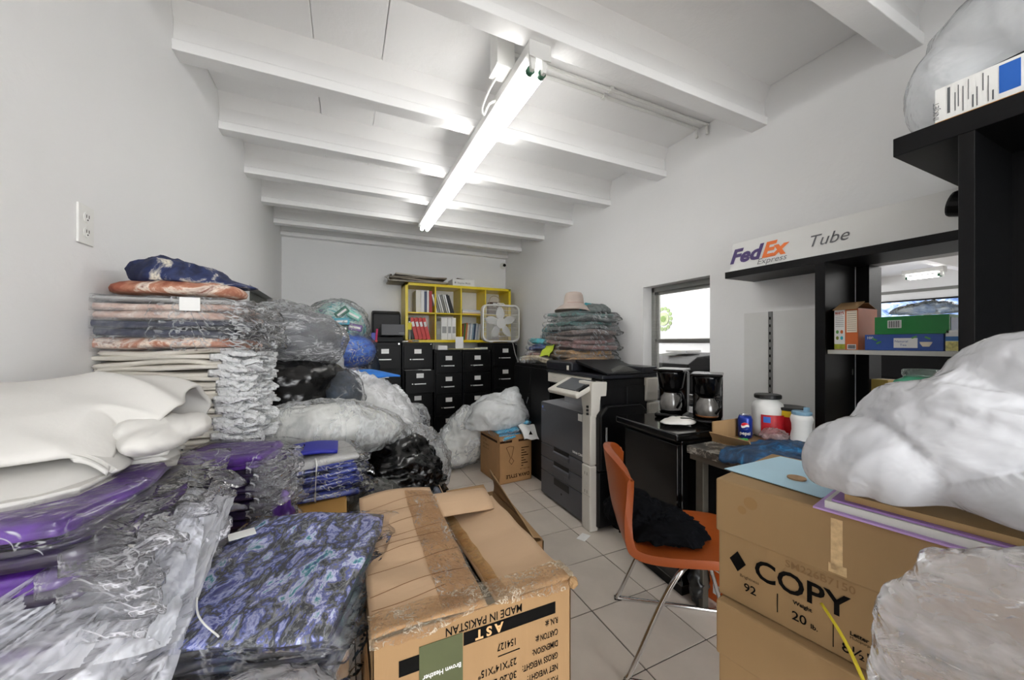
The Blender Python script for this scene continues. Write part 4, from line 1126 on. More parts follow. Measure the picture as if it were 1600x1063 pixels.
# white bottle
t_ = T('creamer_bottle', 'white waisted plastic bottle with pale blue cap in front of the coffee can', 'bottle', (2.04, 1.035, DZ + .002))
MB().lathe([(.038, 0), (.046, .008), (.047, .035), (.040, .07), (.041, .10), (.047, .125), (.042, .142), (.036, .147)], n=32).build('bottle_body', m_white, t_, smooth=True)
m_cap = M('cap_blue', '7FA6BE', .4)
MB().lathe([(.039, .146), (.041, .148), (.041, .160), (.038, .163), (.001, .163)], n=28).build('cap', m_cap, t_)
MB().bb((-.012, -.03, .160), (.012, -.012, .185)).build('flip_top', m_cap, t_, bevel=.003)
o = lump((1.985, 1.13, DZ + .025), [((0, 0, 0), (.06, .05, .028))], 31, .012, 18, level=4, floor=DZ + .002)
o.build('clear_wrap', plastic('pink_wrap', .3, .5, 'ffe8e8', 'EFD9D9', .2, 20), label='crumpled pinkish clear wrapping at the foot of the white jug', cat='wrapper', smooth=True)
t_ = T('utility_knife', 'small green plastic cutter lying in the cardboard tray', 'knife', (1.80, 1.19, DZ + .007), R(-20))
MB().prism([(-.045, -.010), (.035, -.012), (.05, 0), (.035, .012), (-.045, .010)], 'z', 0, .012).build('handle', M('cutter_green', '2FA84A', .4), t_, bevel=.003)
MB().prism([(-.10, -.004), (-.045, -.006), (-.045, .006)], 'z', .004, .006).build('blade', m_chrome, t_)
# tie dye cloth over the desk edge
f_dye = fab('navy_tie_dye', [(.32, '061A2E'), (.5, '0B3557'), (.60, '14537F'), (.68, '2F7BA8'), (.76, 'A9CFE2')], scale=9, dist=1.0, stretch=(1, 2.4, 1), rough=.6)
def dye(u, v):
    x = 1.50 + .56 * u
    y = 1.085 - .42 * v + .07 * u * (v < .5)
    z = DZ + .012 + .016 * ridged(np.stack([x * 7, y * 12, x * 0], 1), 3) + .022 * np.exp(-((v - .25) / .12) ** 2)
    z = np.maximum(z, DZ + .004)
    ov = np.clip(1.53 - x, 0, 1)
    return (x, y + .02 * np.sin(6 * u), z - ov * 1.2)
sheet(dye, 60, 46, .005).build('tie_dye_cloth', f_dye, label='navy and white tie-dye cloth spread on the metal desk', cat='cloth', smooth=True)

# ================================================================== SHELF UNIT WITH DELIVERY SIGN
fxs = 2.19
su = T('pass_through_shelf', 'black wall shelf unit with long top board around the pass-through', 'shelf', (2.33, 1.0, DZ))
MB().bb((fxs, -.35, 1.705), (XR, 1.538, 1.745)).build('top_board', m_black, su, world=True, bevel=.0015)
MB().bb((fxs, 1.008, DZ + .001), (XR, 1.052, 1.705)).build('upright', m_black, su, world=True, bevel=.0015)
MB().bb((XR, .95, .70), (XR + .13, 1.004, 1.705)).build('side_lining', m_black, su, world=True)
MB().bb((fxs, .20, DZ + .001), (fxs + .04, .24, 1.705)).build('upright', m_black, su, world=True, bevel=.0015)
MB().bb((fxs + .02, .0, 1.245), (XR, 1.007, 1.265)).build('white_shelf', M('shelf_grey', 'BDBDB8', .4, var=.05), su, world=True, bevel=.001, label='pale grey inner shelf')
MB().bb((fxs, .0, DZ), (XR + .13, 1.004, DZ + .03)).build('counter', m_black, su, world=True)
MB().bb((XR - .03, 1.005, 1.13), (XR - .026, 1.008, 1.16)).build('bracket', m_steel, su, world=True)
# sign board standing on the shelf
sg = T('shipping_sign', 'long white sign board reading FedEx Express Tube on the black shelf', 'sign', (fxs + .02, .8, 1.746))
lean = Matrix.Rotation(R(6), 3, 'Y')
sb = MB().box((fxs + .038, .62, 1.746 + .090), (.005, 1.80, .18), Matrix.Rotation(R(10), 3, 'Y')).build('board', M('sign_white', 'DCDCDA', .5), sg, world=True)
nx = Vector((math.sin(R(10)), 0, math.cos(R(10))))
def sgt(mb, t, size, y, h, **k):
    o = Vector((fxs + .0205, y, 1.747)) + nx * h
    return mb.text(t, size, o, (0, -1, 0), nx, **k)
sgt(MB(), 'Fed', .122, 1.522, .052, bold=.0052, shear=.22, lift=.003, fit=.198).build('lettering', M('sign_purple', '3A1F66', .5), sg, world=True, label='purple letters Fed')
sgt(MB(), 'Ex', .122, 1.330, .052, bold=.0052, shear=.22, lift=.003, fit=.142).build('lettering', M('sign_orange', 'E8701A', .5), sg, world=True, label='orange letters Ex')
sgt(MB(), 'Express', .048, 1.352, .014, shear=.2, lift=.003, fit=.158).build('lettering', M('sign_grey', '77777A', .5), sg, world=True, label='grey word Express')
sgt(MB(), 'Tube', .088, 1.088, .055, shear=.25, lift=.003, fit=.165).build('lettering', M('sign_darkgrey', '55555A', .5), sg, world=True, label='dark grey word Tube')
# slotted shelf standards on the wall
for k, yy in enumerate((1.43, 1.075)):
    t_ = T('shelf_standard', ['grey slotted shelf rail on the wall, free-standing one left of the black upright', 'grey slotted shelf rail on the wall hidden against the black upright'][k], 'rail', (XR, yy, 1.05))
    MB().bb((XR - .012, yy - .012, .88), (XR, yy + .012, 1.50)).build('rail', M('rail_grey', '8A8A88', .4, .6), t_, world=True, bevel=.002)
    g = MB()
    for q in range(12): g.bb((XR - .0128, yy - .004, .92 + q * .048), (XR - .0118, yy + .004, .938 + q * .048))
    g.build('slots', m_ink, t_, world=True)
MB().bb((XR - .004, 1.09, .80), (XR, 1.60, 1.50)).build('wall_panel', M('panel_white', 'DADAD8', .35, var=.02), label='thin white panel on the wall behind the slotted rail', cat='panel')

# boxes on the inner shelf
SZs = 1.266
def pbox(nm, lab, x0, x1, y0, y1, z0, z1, mat, cat='box', bev=.001):
    t_ = T(nm, lab, cat, ((x0 + x1) / 2, (y0 + y1) / 2, z0))
    MB().bb((x0, y0, z0), (x1, y1, z1)).build('carton', mat, t_, world=True, bevel=bev)
    return t_
m_ora = M('cracker_orange', 'C8642C', .45, var=.08)
cb = pbox('cracker_box', 'tall open orange and white cracker box at the left end of the inner shelf', 2.225, 2.41, .835, .985, SZs, SZs + .20, m_ora)
fy = .985; yb = .835
xf = 2.2245
MB().bb((xf - .001, .915, SZs + .002), (xf, .983, SZs + .199)).build('side_print', m_paper, cb, world=True)
MB().bb((xf - .0012, .84, SZs + .085), (xf, .905, SZs + .190)).build('nutrition_table', M('cream_print', 'E5D8C4', .5), cb, world=True)
g = MB()
for k in range(9): g.bb((xf - .002, .845, SZs + .094 + k * .010), (xf - .001, .90, SZs + .0955 + k * .010))
for k in range(6): g.bb((xf - .002, .922, SZs + .115 + k * .009), (xf - .001, .975, SZs + .1165 + k * .009))
g.build('small_print', m_inkb, cb, world=True)
MB().text("MARY'S", .017, (xf - .001, .978, SZs + .175), (0, -1, 0), (0, 0, 1), bold=.0008).text('GONE CRACKERS', .006, (xf - .001, .978, SZs + .168), (0, -1, 0), (0, 0, 1)).build('brand_print', M('print_red', 'A8402A', .5), cb, world=True)
for k, (yy, zz, c) in enumerate(((.963, .088, '5F9A4C'), (.935, .088, 'C8642C'), (.963, .058, '7A8A2E'), (.935, .058, '2FA8B8'))):
    MB().cyl((xf - .002, yy, SZs + zz), (xf - .001, yy, SZs + zz), .009, n=16).build('round_mark', M('mark%d' % k, c, .5), cb, world=True)
MB().bb((xf - .0015, .915, SZs + .003), (xf, .983, SZs + .028)).build('field_print', M('field_green', '9AA02E', .5, var=.4, vscale=30), cb, world=True)
g = MB()
for k in range(14): g.bb((xf - .003, .85 + k * .0032, SZs + .006), (xf - .002, .85 + k * .0032 + (.001 + .001 * (k % 2)), SZs + .024))
g.build('barcode', m_ink, cb, world=True)
MB().bb((xf - .002, .846, SZs + .003), (xf - .001, .900, SZs + .027)).build('barcode_panel', m_paper, cb, world=True)
for (c, d, a, ax) in (((2.25, .91, SZs + .215), (.09, .15, .002), -.45, 'Y'), ((2.37, .91, SZs + .212), (.10, .15, .002), .35, 'Y')):
    MB().box(c, d, Matrix.Rotation(a, 3, ax)).build('flap', m_card, cb, world=True)
cb.location.y = .9395; cb.scale = (1, .62, 1)
tb = pbox('tea_box', 'long blue tea box lying on the inner shelf under the green box', 2.235, 2.36, .575, .825, SZs, SZs + .072, M('tea_blue', '2B4E9A', .35, var=.15, vscale=12))
MB().bb((2.2335, .65, SZs + .012), (2.2345, .725, SZs + .055)).build('oval_panel', m_paper, tb, world=True)
MB().text('Natural', .014, (2.2335, .722, SZs + .036), (0, -1, 0), (0, 0, 1)).text('Tea', .014, (2.2335, .705, SZs + .020), (0, -1, 0), (0, 0, 1)).build('name_print', M('tea_blue', '2B4E9A'), tb, world=True)
MB().text('100', .016, (2.234, .818, SZs + .052), (0, -1, 0), (0, 0, 1), bold=.0005).build('count_print', m_paper, tb, world=True)
MB().lathe([(.010, 0), (.018, .014), (.019, .02)], (2.233, .625, SZs + .018), 18, sx=.12).build('cup_print', M('cup_cream', 'E8DCC8', .4), tb, world=True)
g2 = MB()
for k, (yy, zz) in enumerate(((.79, .05), (.775, .035), (.62, .055), (.66, .058))):
    g2.box((2.2335, yy, SZs + zz), (.001, .018, .006), Matrix.Rotation(.5 * (-1) ** k, 3, 'X'))
g2.build('leaf_print', M('leaf_green', '4E9A3C', .5), tb, world=True)
gb_ = pbox('green_box', 'open bright green box with barcode on top of the blue tea box', 2.235, 2.36, .56, .79, SZs + .073, SZs + .152, M('bright_green', '0E7A34', .35, var=.1))
MB().bb((2.2335, .70, SZs + .10), (2.2345, .745, SZs + .135)).build('barcode_panel', m_paper, gb_, world=True)
g = MB()
for k in range(11): g.bb((2.2325, .704 + k * .0036, SZs + .103), (2.2334, .704 + k * .0036 + (.001 + .0012 * (k % 2)), SZs + .132))
g.build('barcode', m_ink, gb_, world=True)
MB().bb((2.25, .5605, SZs + .085), (2.34, .559, SZs + .14)).build('window_print', M('window_blue', '3A5C8C', .2), gb_, world=True)
o = lump((2.30, .65, SZs + .165), [((0, 0, 0), (.055, .09, .035)), ((0, -.05, .0), (.05, .05, .03))], 33, .015, 14, level=4, floor=SZs + .150)
wrap_ = o.build('clear_wrap', plastic('smoky_wrap', .35, .4, 'e8e8e0', 'C9C8BE', .2, 16), label='crumpled clear wrapping in the open green box', cat='wrapper', smooth=True)
bb_ = pbox('tea_box', 'white, blue and yellow tea box at the right end of the inner shelf', 2.235, 2.33, .45, .57, SZs, SZs + .085, m_paper)
MB().bb((2.2335, .45, SZs + .042), (2.2345, .57, SZs + .060)).build('blue_band', M('band_blue', '2F6AA8', .4), bb_, world=True)
MB().bb((2.2335, .45, SZs + .002), (2.2345, .57, SZs + .040)).build('flower_print', M('flower_print', 'C9C27A', .5, var=.5, vscale=60), bb_, world=True)
MB().bb((2.2330, .49, SZs + .064), (2.2340, .535, SZs + .078)).build('red_badge', M('badge_red', '8A2A1E', .5), bb_, world=True)
MB().text('BADIA', .010, (2.2330, .530, SZs + .067), (0, -1, 0), (0, 0, 1), bold=.0004).build('name_print', m_paper, bb_, world=True)
for q_ in (tb, gb_, bb_, wrap_): q_.location.y += .047
# on the counter under the inner shelf
CZc = DZ + .031
b1 = pbox('filter_box', 'brown coffee filter box standing on the counter beside the black upright', 2.50, 2.58, .955, 1.0, CZc, CZc + .29, M('filter_brown', '7A3E1E', .45, var=.15))
MB().cyl((2.498, .977, CZc + .24), (2.4985, .977, CZc + .24), .020, n=20).build('oval_panel', m_paper, b1, world=True)
MB().bb((2.498, .960, CZc + .06), (2.4995, .995, CZc + .16)).build('text_panel', M('cream_print', 'E5D8C4', .5), b1, world=True)
b2 = pbox('tan_box', 'tan and yellow carton standing beside the brown filter box', 2.50, 2.58, .885, .95, CZc, CZc + .28, M('tan_yellow', 'BFA050', .5, var=.1))
MB().prism([(.90, CZc + .10), (.93, CZc + .10), (.922, CZc + .18), (.908, CZc + .18)], 'x', 2.4975, 2.4995).build('bottle_print', m_paper, b2, world=True)
# mint jar
t_ = T('glass_jar', 'mint green frosted jar with wide clear neck on the counter', 'jar', (2.36, .72, CZc))
def jm():
    m, nt, b = nodes('mint_glass'); tc = coords(nt)
    sp = nt.nodes.new('ShaderNodeSeparateXYZ'); nt.links.new(tc, sp.inputs[0])
    mr = nt.nodes.new('ShaderNodeMapRange'); mr.inputs[1].default_value = .12; mr.inputs[2].default_value = .25
    nt.links.new(sp.outputs[2], mr.inputs[0])
    c = ramp(nt, mr.outputs[0], [(0, hx('D5DAD6')), (1, hx('6CCBA4'))]); nt.links.new(c, b.inputs['Base Color']); b.inputs['Roughness'].default_value = .25
    return m
MB().lathe([(.06, 0), (.085, .01), (.085, .10), (.095, .20), (.10, .26), (.09, .295), (.062, .31), (.058, .32)], n=36).build('jar_body', jm(), t_, smooth=True)
MB().lathe([(.062, .318), (.066, .325), (.066, .345), (.060, .350), (.001, .350)], n=32).build('neck', plastic('jar_neck', .3, .2, 'eef4f2', 'DDE5E2', .1, 20), t_)
MB().box((2.30 - 2.36, -.01, .24), (.05, .09, .006), Matrix.Rotation(R(-50), 3, 'Y')).build('black_mark', M('smudge', '3A3D40', .6, var=.5, vscale=40), t_)

# shop things seen through the pass-through
t_ = T('office_chair', 'black office chair back in the shop beyond the pass-through', 'chair', (3.45, 1.02, 0))
MB().prism([(.74, 1.05), (1.28, 1.05), (1.27, 1.27), (1.22, 1.30), (.80, 1.30), (.76, 1.27)], 'x', 3.40, 3.46).build('backrest', m_black, t_, world=True, bevel=.02, seg=3)
MB().bb((3.35, .78, .62), (3.85, 1.25, .70)).build('seat', m_black, t_, world=True, bevel=.02)
MB().bb((3.43, .98, .66), (3.47, 1.05, 1.1)).build('spine', m_black, t_, world=True)
MB().cyl((3.6, 1.02, .08), (3.6, 1.02, .62), .03).build('post', m_chrome, t_, world=True)
for k in range(5):
    a = 2 * math.pi * k / 5
    MB().tube([(3.6, 1.02, .10), (3.6 + .28 * math.cos(a), 1.02 + .28 * math.sin(a), .05)], .02, 6).build('foot', m_black, t_, world=True)
MB().bb((2.9, .45, .86), (3.35, .98, 1.06)).build('black_machine', m_black, label='black desktop machine behind the mint jar, in the shop', cat='machine', bevel=.02)
MB().bb((2.85, .1, 0), (3.38, 1.15, .859)).build('shop_counter', m_black, label='black counter in the shop under the desktop machine', cat='counter', bevel=.01)
tvy0, tvy1, tvz0, tvz1 = 2.08, 3.30, 1.50, 2.05
t_ = T('television', 'wall television showing a pale blue picture in the shop', 'television', (OX - .08, 2.7, 1.8))
MB().bb((OX - .08, tvy0, tvz0), (OX - .03, tvy1, tvz1)).build('bezel', m_black, t_, world=True, bevel=.005)
m, nt, b = nodes('tv_picture')
c = ramp(nt, noise(nt, coords(nt, (1, 2, 3)), 3, 4, .6, 1.0), [(.35, hx('3F5F9A')), (.5, hx('8FA8D8')), (.65, hx('D5DDF0'))])
nt.links.new(c, b.inputs['Emission Color']); nt.links.new(c, b.inputs['Base Color']); b.inputs['Emission Strength'].default_value = .6
MB().bb((OX - .083, tvy0 + .03, tvz0 + .03), (OX - .079, tvy1 - .03, tvz1 - .03)).build('screen', m, t_, world=True)
for k, (x, y, z0, z1, c, lab) in enumerate(((6.5, 2.1, 0, 1.28, '5A5A5C', 'dark shop counter seen under the inner shelf'), (4.6, 1.45, 0, 1.22, 'C8C8C4', 'white shop display stand seen under the inner shelf'))):
    MB().bb((x, y - .5, z0), (x + .4, y + .5, z1)).build('display_stand', M('stand%d' % k, c, .5, var=.1), label=lab, cat='stand', bevel=.01)

# ================================================================== BIG BLACK BOOKCASE (right foreground)
bk = T('bookcase', 'tall black bookcase at the right edge with an overhanging top board', 'bookcase', (2.1, .2, 0))
bx = 1.80
MB().bb((bx, -1.0, 1.97), (XR - .002, .624, 2.035)).build('top_board', m_black, bk, world=True, bevel=.002)
MB().bb((bx, .435, 0), (XR - .31, .470, 1.97)).bb((XR - .32, .435, 1.77), (XR - .002, .47, 1.97)).build('side_panel', m_black, bk, world=True, bevel=.002)
MB().bb((bx, -1.0, 0), (XR - .31, -.965, 1.97)).build('side_panel', m_black, bk, world=True, bevel=.002)
for zz in (.08, .5):
    MB().bb((bx + .005, -.965, zz), (XR - .32, .435, zz + .03)).build('shelf_board', m_black, bk, world=True, bevel=.001)
MB().bb((XR - .33, -.965, .02), (XR - .31, .435, 1.97)).build('back_panel', m_black, bk, world=True)
MB().cyl((2.22, .53, 1.84), (2.22, .60, 1.86), .05, n=20).build('hanging_disc', m_black, label='round black object hanging under the bookcase top board', cat='hook', bevel=.01)
# items on its top board
tz = 2.036
lb = T('label_box', 'flat white and orange printed box on the bookcase top board', 'box', (2.0, .2, tz))
MB().bb((1.83, -.35, tz), (2.1, .53, tz + .012)).build('orange_base', M('box_orange', 'C9882E', .5), lb, world=True)
MB().bb((1.83, -.35, tz + .012), (2.1, .53, tz + .125)).build('carton', m_paper, lb, world=True, bevel=.002)
fxb = 1.83
MB().bb((fxb - .001, .355, tz + .03), (fxb, .395, tz + .115)).build('blue_panel', M('print_blue', '1F5FB8', .4), lb, world=True)
g = MB()
for k, (y, z0, z1, w_) in enumerate(((.495, .03, .115, .006), (.483, .03, .09, .002), (.476, .04, .11, .002), (.466, .02, .10, .002), (.455, .05, .115, .0015), (.445, .02, .06, .003), (.437, .02, .08, .002), (.425, .06, .115, .002), (.415, .02, .10, .0015), (.405, .02, .05, .003))):
    g.bb((fxb - .001, y, tz + z0), (fxb, y + w_, tz + z1))
g.text('31 MB', .035, (fxb - .0005, .31, tz + .04), (0, 0, 1), (0, 1, 0)).text('INKJET', .02, (fxb - .0005, .52, tz + .02), (0, 0, 1), (0, 1, 0))
g.build('printing', M('grey_ink', '55585C', .5), lb, world=True)
MB().prism([(-.3, tz + .125), (.50, tz + .125), (.45, tz + .135), (.1, tz + .17), (-.3, tz + .19)], 'x', 1.86, 2.12).build('black_folder', m_black, label='black folded cloth lying on the white printed box', cat='cloth')
bgx = lump((2.12, .22, tz + .35), [((0, 0, 0), (.27, .40, .20)), ((-.08, .30, -.17), (.14, .13, .17)), ((.0, -.2, .08), (.25, .3, .2))], 44, .022, 3, level=6, floor=tz + .01, amp2=.004)
bgx.build('plastic_bag', plastic('top_bag', .40, .35, scale=4, thr=(0, .1)), label='big cloudy plastic bag on the bookcase top board', cat='plastic bag', smooth=True)

# ================================================================== ORANGE CHAIR
ca = math.atan2(-.59, .81)
ch = T('leather_chair', 'orange leather chair on a chrome sled frame in front of the desk', 'chair', (1.30, 1.142, 0), ca)
m_lea = M('orange_leather', '98481A', .42, var=.08, vscale=6, bmp=.15, bscale=160, coat=.2)
prof = [(.24, .435), (.225, .455), (.10, .462), (-.05, .455), (-.16, .462), (-.215, .50), (-.25, .60), (-.268, .72), (-.285, .84)]
Pn = spline([(a, 0, b) for a, b in prof], 36)
def shell(u, v):
    i = u * 35; k = np.clip(i.astype(int), 0, 34); f = (i - k)[:, None]
    p = Pn[k] * (1 - f) + Pn[k + 1] * f
    s = np.clip((u - .58) / .42, 0, 1)                     # how far up the back
    wv = v * 2 - 1
    hw = .215 - .010 * s - .02 * np.clip(.08 - u, 0, 1) * 12 * .5
    corner = np.clip((u - .93) / .07, 0, 1)
    x = p[:, 0] + s * .085 * wv ** 2 + (1 - s) * 0
    z = p[:, 2] - corner * .045 * wv ** 4 + (1 - s) * .012 * wv ** 2 - .03 * s * wv ** 2
    return (x, wv * hw, z)
o = sheet(shell, 44, 24, .0).build('seat_shell', m_lea, ch, smooth=True)
md = o.modifiers.new('s', 'SOLIDIFY'); md.thickness = .032; md.offset = 0
md = o.modifiers.new('b', 'BEVEL'); md.width = .010; md.segments = 3; md.limit_method = 'ANGLE'
for s_ in (-1, 1):
    y = .205 * s_
    MB().tube([tuple(p) for p in spline([(.02, y * .75, .435), (-.03, y, .425), (-.10, y * 1.05, .30), (-.205, y * 1.12, .05), (-.225, y * 1.13, .015), (-.195, y * 1.13, .010), (.0, y * 1.13, .010), (.24, y * 1.12, .010), (.265, y * 1.12, .02), (.255, y * 1.1, .06), (.18, y * 1.02, .32), (.14, y, .425), (.10, y * .75, .437)], 70)], .0095, 10).build('sled_leg', m_chrome, ch, smooth=True)
MB().tube([(.06, -.17, .436), (.06, .17, .436)], .009, 8).build('cross_bar', m_chrome, ch)
MB().bb((-.235, -.25, 0), (-.20, -.225, .008)).bb((-.235, .225, 0), (-.20, .25, .008)).build('floor_glides', m_black, ch)
# stitched edge seam
jk = lump((1.235, 1.212, .505), [((0, 0, 0), (.15, .17, .055)), ((-.06, .05, .04), (.09, .10, .07)), ((.05, -.10, -.01), (.10, .09, .04)), ((.10, .05, -.01), (.09, .08, .035))], 51, .040, 10, level=6, floor=.482, amp2=.014)
jk.build('black_jacket', M('black_cloth', '05060A', .85, var=.3, bmp=.5, bscale=30, spec=.12), label='crumpled black jacket lying on the orange chair seat', cat='jacket', smooth=True)

# things under the desk by the chair
t_ = pbox('orange_carton', 'small orange snack box on the floor behind the chair', 1.69, 1.78, 1.19, 1.30, .001, .20, M('snack_orange', 'C8581E', .45, var=.15, vscale=15))
MB().bb((1.689, 1.21, .04), (1.6895, 1.25, .09)).build('barcode_panel', m_paper, t_, world=True)
MB().bb((1.689, 1.195, .12), (1.6895, 1.215, .15)).build('green_print', M('leaf_green', '4E9A3C', .5), t_, world=True)
bw = lump((1.60, 1.262, .11), [((0, 0, 0), (.045, .035, .11))], 52, .015, 10, level=4, floor=.001)
bw.build('black_pouch', M('black_pouch', '121212', .4, var=.3), label='black and gold pouch standing on the floor under the desk', cat='pouch', smooth=True)

# ================================================================== COPY PAPER BOXES
ax = Vector((.188, -.982, 0)); rz_b = math.atan2(ax.y, ax.x) + math.pi / 2   # local -y runs along the long face
def copy_box(corner, z0, lab, hh=.237, txt=False, off=0):
    # local frame: x away from the viewer, y back toward the far end; near-left corner = (0,0)
    t_ = T('copy_paper_box', lab, 'box', (corner[0], corner[1], z0), rz_b, 'kraft copy paper boxes stacked by the desk')
    L, W = .45, .29
    MB().bb((.004, -L + .004, 0), (W - .004, -.004, hh - .01)).build('tray', m_kraft, t_, bevel=.003)
    lid = MB().bb((0, -L, hh - .107), (W, 0, hh)).build('lid', m_kraft, t_, bevel=.004)
    if txt:
        g = MB()
        nx_ = .0034
        for (s_, sz, y, z, bold) in (('COPY', .052, -.070, .068, .0010), ('92', .022, -.052, .032, .0003), ('Brightness', .008, -.045, .056, 0), ('20', .022, -.130, .024, .0003), ('lb.', .011, -.157, .024, .0003), ('Weight', .009, -.132, .052, .0003), ('8½" x 11"', .022, -.198, .014, .0003), ('Letter', .009, -.208, .046, .0003), ('Multipurpose', .006, -.208, .040, 0), ('Paper', .045, -.26, .066, 0)):
            g.text(s_, sz, (nx_, y, z), (0, -1, 0), (0, 0, 1), bold=bold)
        g.bb((nx_ - .0005, -.109, .022), (nx_, -.1075, .056)); g.bb((nx_ - .0005, -.188, .012), (nx_, -.1868, .052))
        g.add([(nx_ - .0006, -.056, .083), (nx_ - .0006, -.041, .103), (nx_ - .0006, -.026, .083), (nx_ - .0006, -.041, .063)], [(0, 1, 2, 3)])
        g.build('printing', m_ink, t_, label='black printed lettering COPY, 92, 20 lb, 8½ x 11')
        MB().text('SM226B7150', .018, (nx_, -.120, .113), (0, -1, 0), (0, 0, 1), bold=.0002).build('stamp', M('faded_stamp', '80633F', .8, var=.2, vscale=80), t_)
        # torn tape scar on the lid
        MB().bb((-.0006, -.20, hh - .095), (-.0001, -.185, hh - .01)).bb((-.0006, -.205, hh - .1), (-.0001, -.182, hh - .085)).build('tape_scar', M('tape_scar', 'C2A67C', .8, var=.2, vscale=90), lid)
        MB().cyl((-.0004, -.065, hh - .03), (-.0001, -.065, hh - .03), .012, n=14).cyl((-.0004, -.05, hh - .048), (-.0001, -.05, hh - .048), .008, n=12).build('stain', M('stain_brown', '8C6D45', .8), lid)
    return t_
cc_ = [(.700, .512), (.684, .500), (.690, .505), (.694, .505)]
names = ['top kraft copy paper box, printed COPY, in the right foreground stack', 'kraft copy paper box directly under the COPY-printed top one', 'kraft copy paper box third from the top of the right foreground stack', 'kraft copy paper box on the floor at the bottom of the foreground stack']
for k in range(4):
    z0 = [.783, .545, .305, .065][k]
    copy_box(cc_[k], z0, names[k], txt=(k == 0), hh=.237 if k else .237)
MB().bb((.69, .05, 0), (1.0, .50, .064)).build('wood_plinth', M('dark_wood', '4A3424', .6, var=.2), label='low dark board under the copy paper boxes', cat='board')
# items on the top box
zt2 = 1.0205
def onbox(x, y): # local (away, along) -> world
    c, s = math.cos(rz_b), math.sin(rz_b)
    return (cc_[0][0] + c * x - s * y, cc_[0][1] + s * x + c * y)
o = MB(); P = [(.760, .535), (.965, .535), (1.0, .345), (.775, .362)]
o.add([(p[0], p[1], zt2 + .002) for p in P] + [(p[0], p[1], zt2 + .0035) for p in P], [(0, 1, 2, 3), (4, 5, 6, 7), (0, 1, 5, 4), (1, 2, 6, 5), (2, 3, 7, 6), (3, 0, 4, 7)])
o.build('blue_sheet', M('pale_blue_paper', 'A9CADB', .6, var=.03), label='pale blue paper sheet on the top copy paper box', cat='paper')
p_ = (.834, .432)
MB().cyl((p_[0], p_[1], zt2 + .004), (p_[0], p_[1], zt2 + .007), .016, n=18).build('tan_disc', M('tan_sticker', '9A7A5A', .7, var=.2, vscale=60), label='small tan round sticker on the blue sheet', cat='sticker')
for k, (x, y0, y1, z, th_, c, lab, nm_) in enumerate(((-.014, -.165, -.43, .002, .003, 'A98BC0', 'lower lilac folder on the copy paper box, sticking out toward the room', 'lilac_folder'), (-.004, -.178, -.44, .005, .012, 'C9C9C4', 'stack of white sheets between the two lilac folders', 'paper_stack'), (.000, -.186, -.44, .0175, .003, '9A78B4', 'upper lilac folder on the white sheets', 'lilac_folder'), (.010, -.20, -.44, .021, .010, 'A88A5C', 'brown kraft envelope on the upper lilac folder, under the white bags', 'kraft_envelope'))):
    P = [onbox(x, y0), onbox(x + .24, y0 + .0), onbox(x + .24, y1), onbox(x, y1)]
    o = MB(); o.add([(p[0], p[1], zt2 + z) for p in P] + [(p[0], p[1], zt2 + z + th_) for p in P], [(0, 1, 2, 3), (4, 5, 6, 7), (0, 1, 5, 4), (1, 2, 6, 5), (2, 3, 7, 6), (3, 0, 4, 7)])
    o.build(nm_, M('pp_' + nm_ + str(k), c, .6, var=.04), label=lab, cat='folder' if 'folder' in nm_ else 'paper')
# white bags on the boxes
m_wbag = plastic('white_bag', .84, .16, 'ffffff', 'CBCCD0', .22, 3, (.5, 3, 3), rot=(.1, .25, .2), bs=.35, thr=(0, .12), gl=.12)
m_cbag = plastic('near_clear_bag', .26, .40, 'ffffff', 'CFCFD4', .12, 5, (1, 1.6, 2.6), rot=(.5, .2, 0), bs=.7, thr=(0, .10), gl=.16)
wb = lump((.85, .22, 1.15), [((0, 0, 0), (.12, .11, .09)), ((-.095, .065, -.035), (.085, .075, .062)), ((-.02, .06, -.05), (.10, .09, .05)), ((.13, -.07, .06), (.15, .13, .11)), ((.05, .0, .035), (.09, .08, .07)), ((.0, -.10, -.05), (.14, .12, .05))], 61, .016, 3.6, aniso=(.5, 2.6, 2.8), level=6, floor=1.052, amp2=.002)
wb.build('plastic_bag', m_wbag, label='bulky white plastic bag lying on the copy paper boxes', cat='plastic bag', smooth=True)
cbg = lump((.668, .100, .93), [((0, 0, 0), (.07, .14, .11)), ((.02, -.08, .05), (.10, .14, .12)), ((.0, .04, -.1), (.06, .11, .12)), ((.01, .03, .07), (.05, .07, .06))], 62, .013, 6, aniso=(1, 1.2, 2.2), level=6, amp2=.003)
cbg.build('plastic_bag', m_cbag, label='clear plastic bag hanging in front of the copy paper boxes, below the white bag', cat='plastic bag', smooth=True)
MB().tube([tuple(p) for p in spline([(.728, .340, .862), (.69, .295, .852), (.647, .253, .835), (.61, .215, .80), (.58, .18, .72)], 20)], .0026, 6).build('yellow_strap', M('yellow_strap', 'D9C62E', .5), label='yellow plastic strap hanging in front of the COPY box', cat='strap', smooth=True)

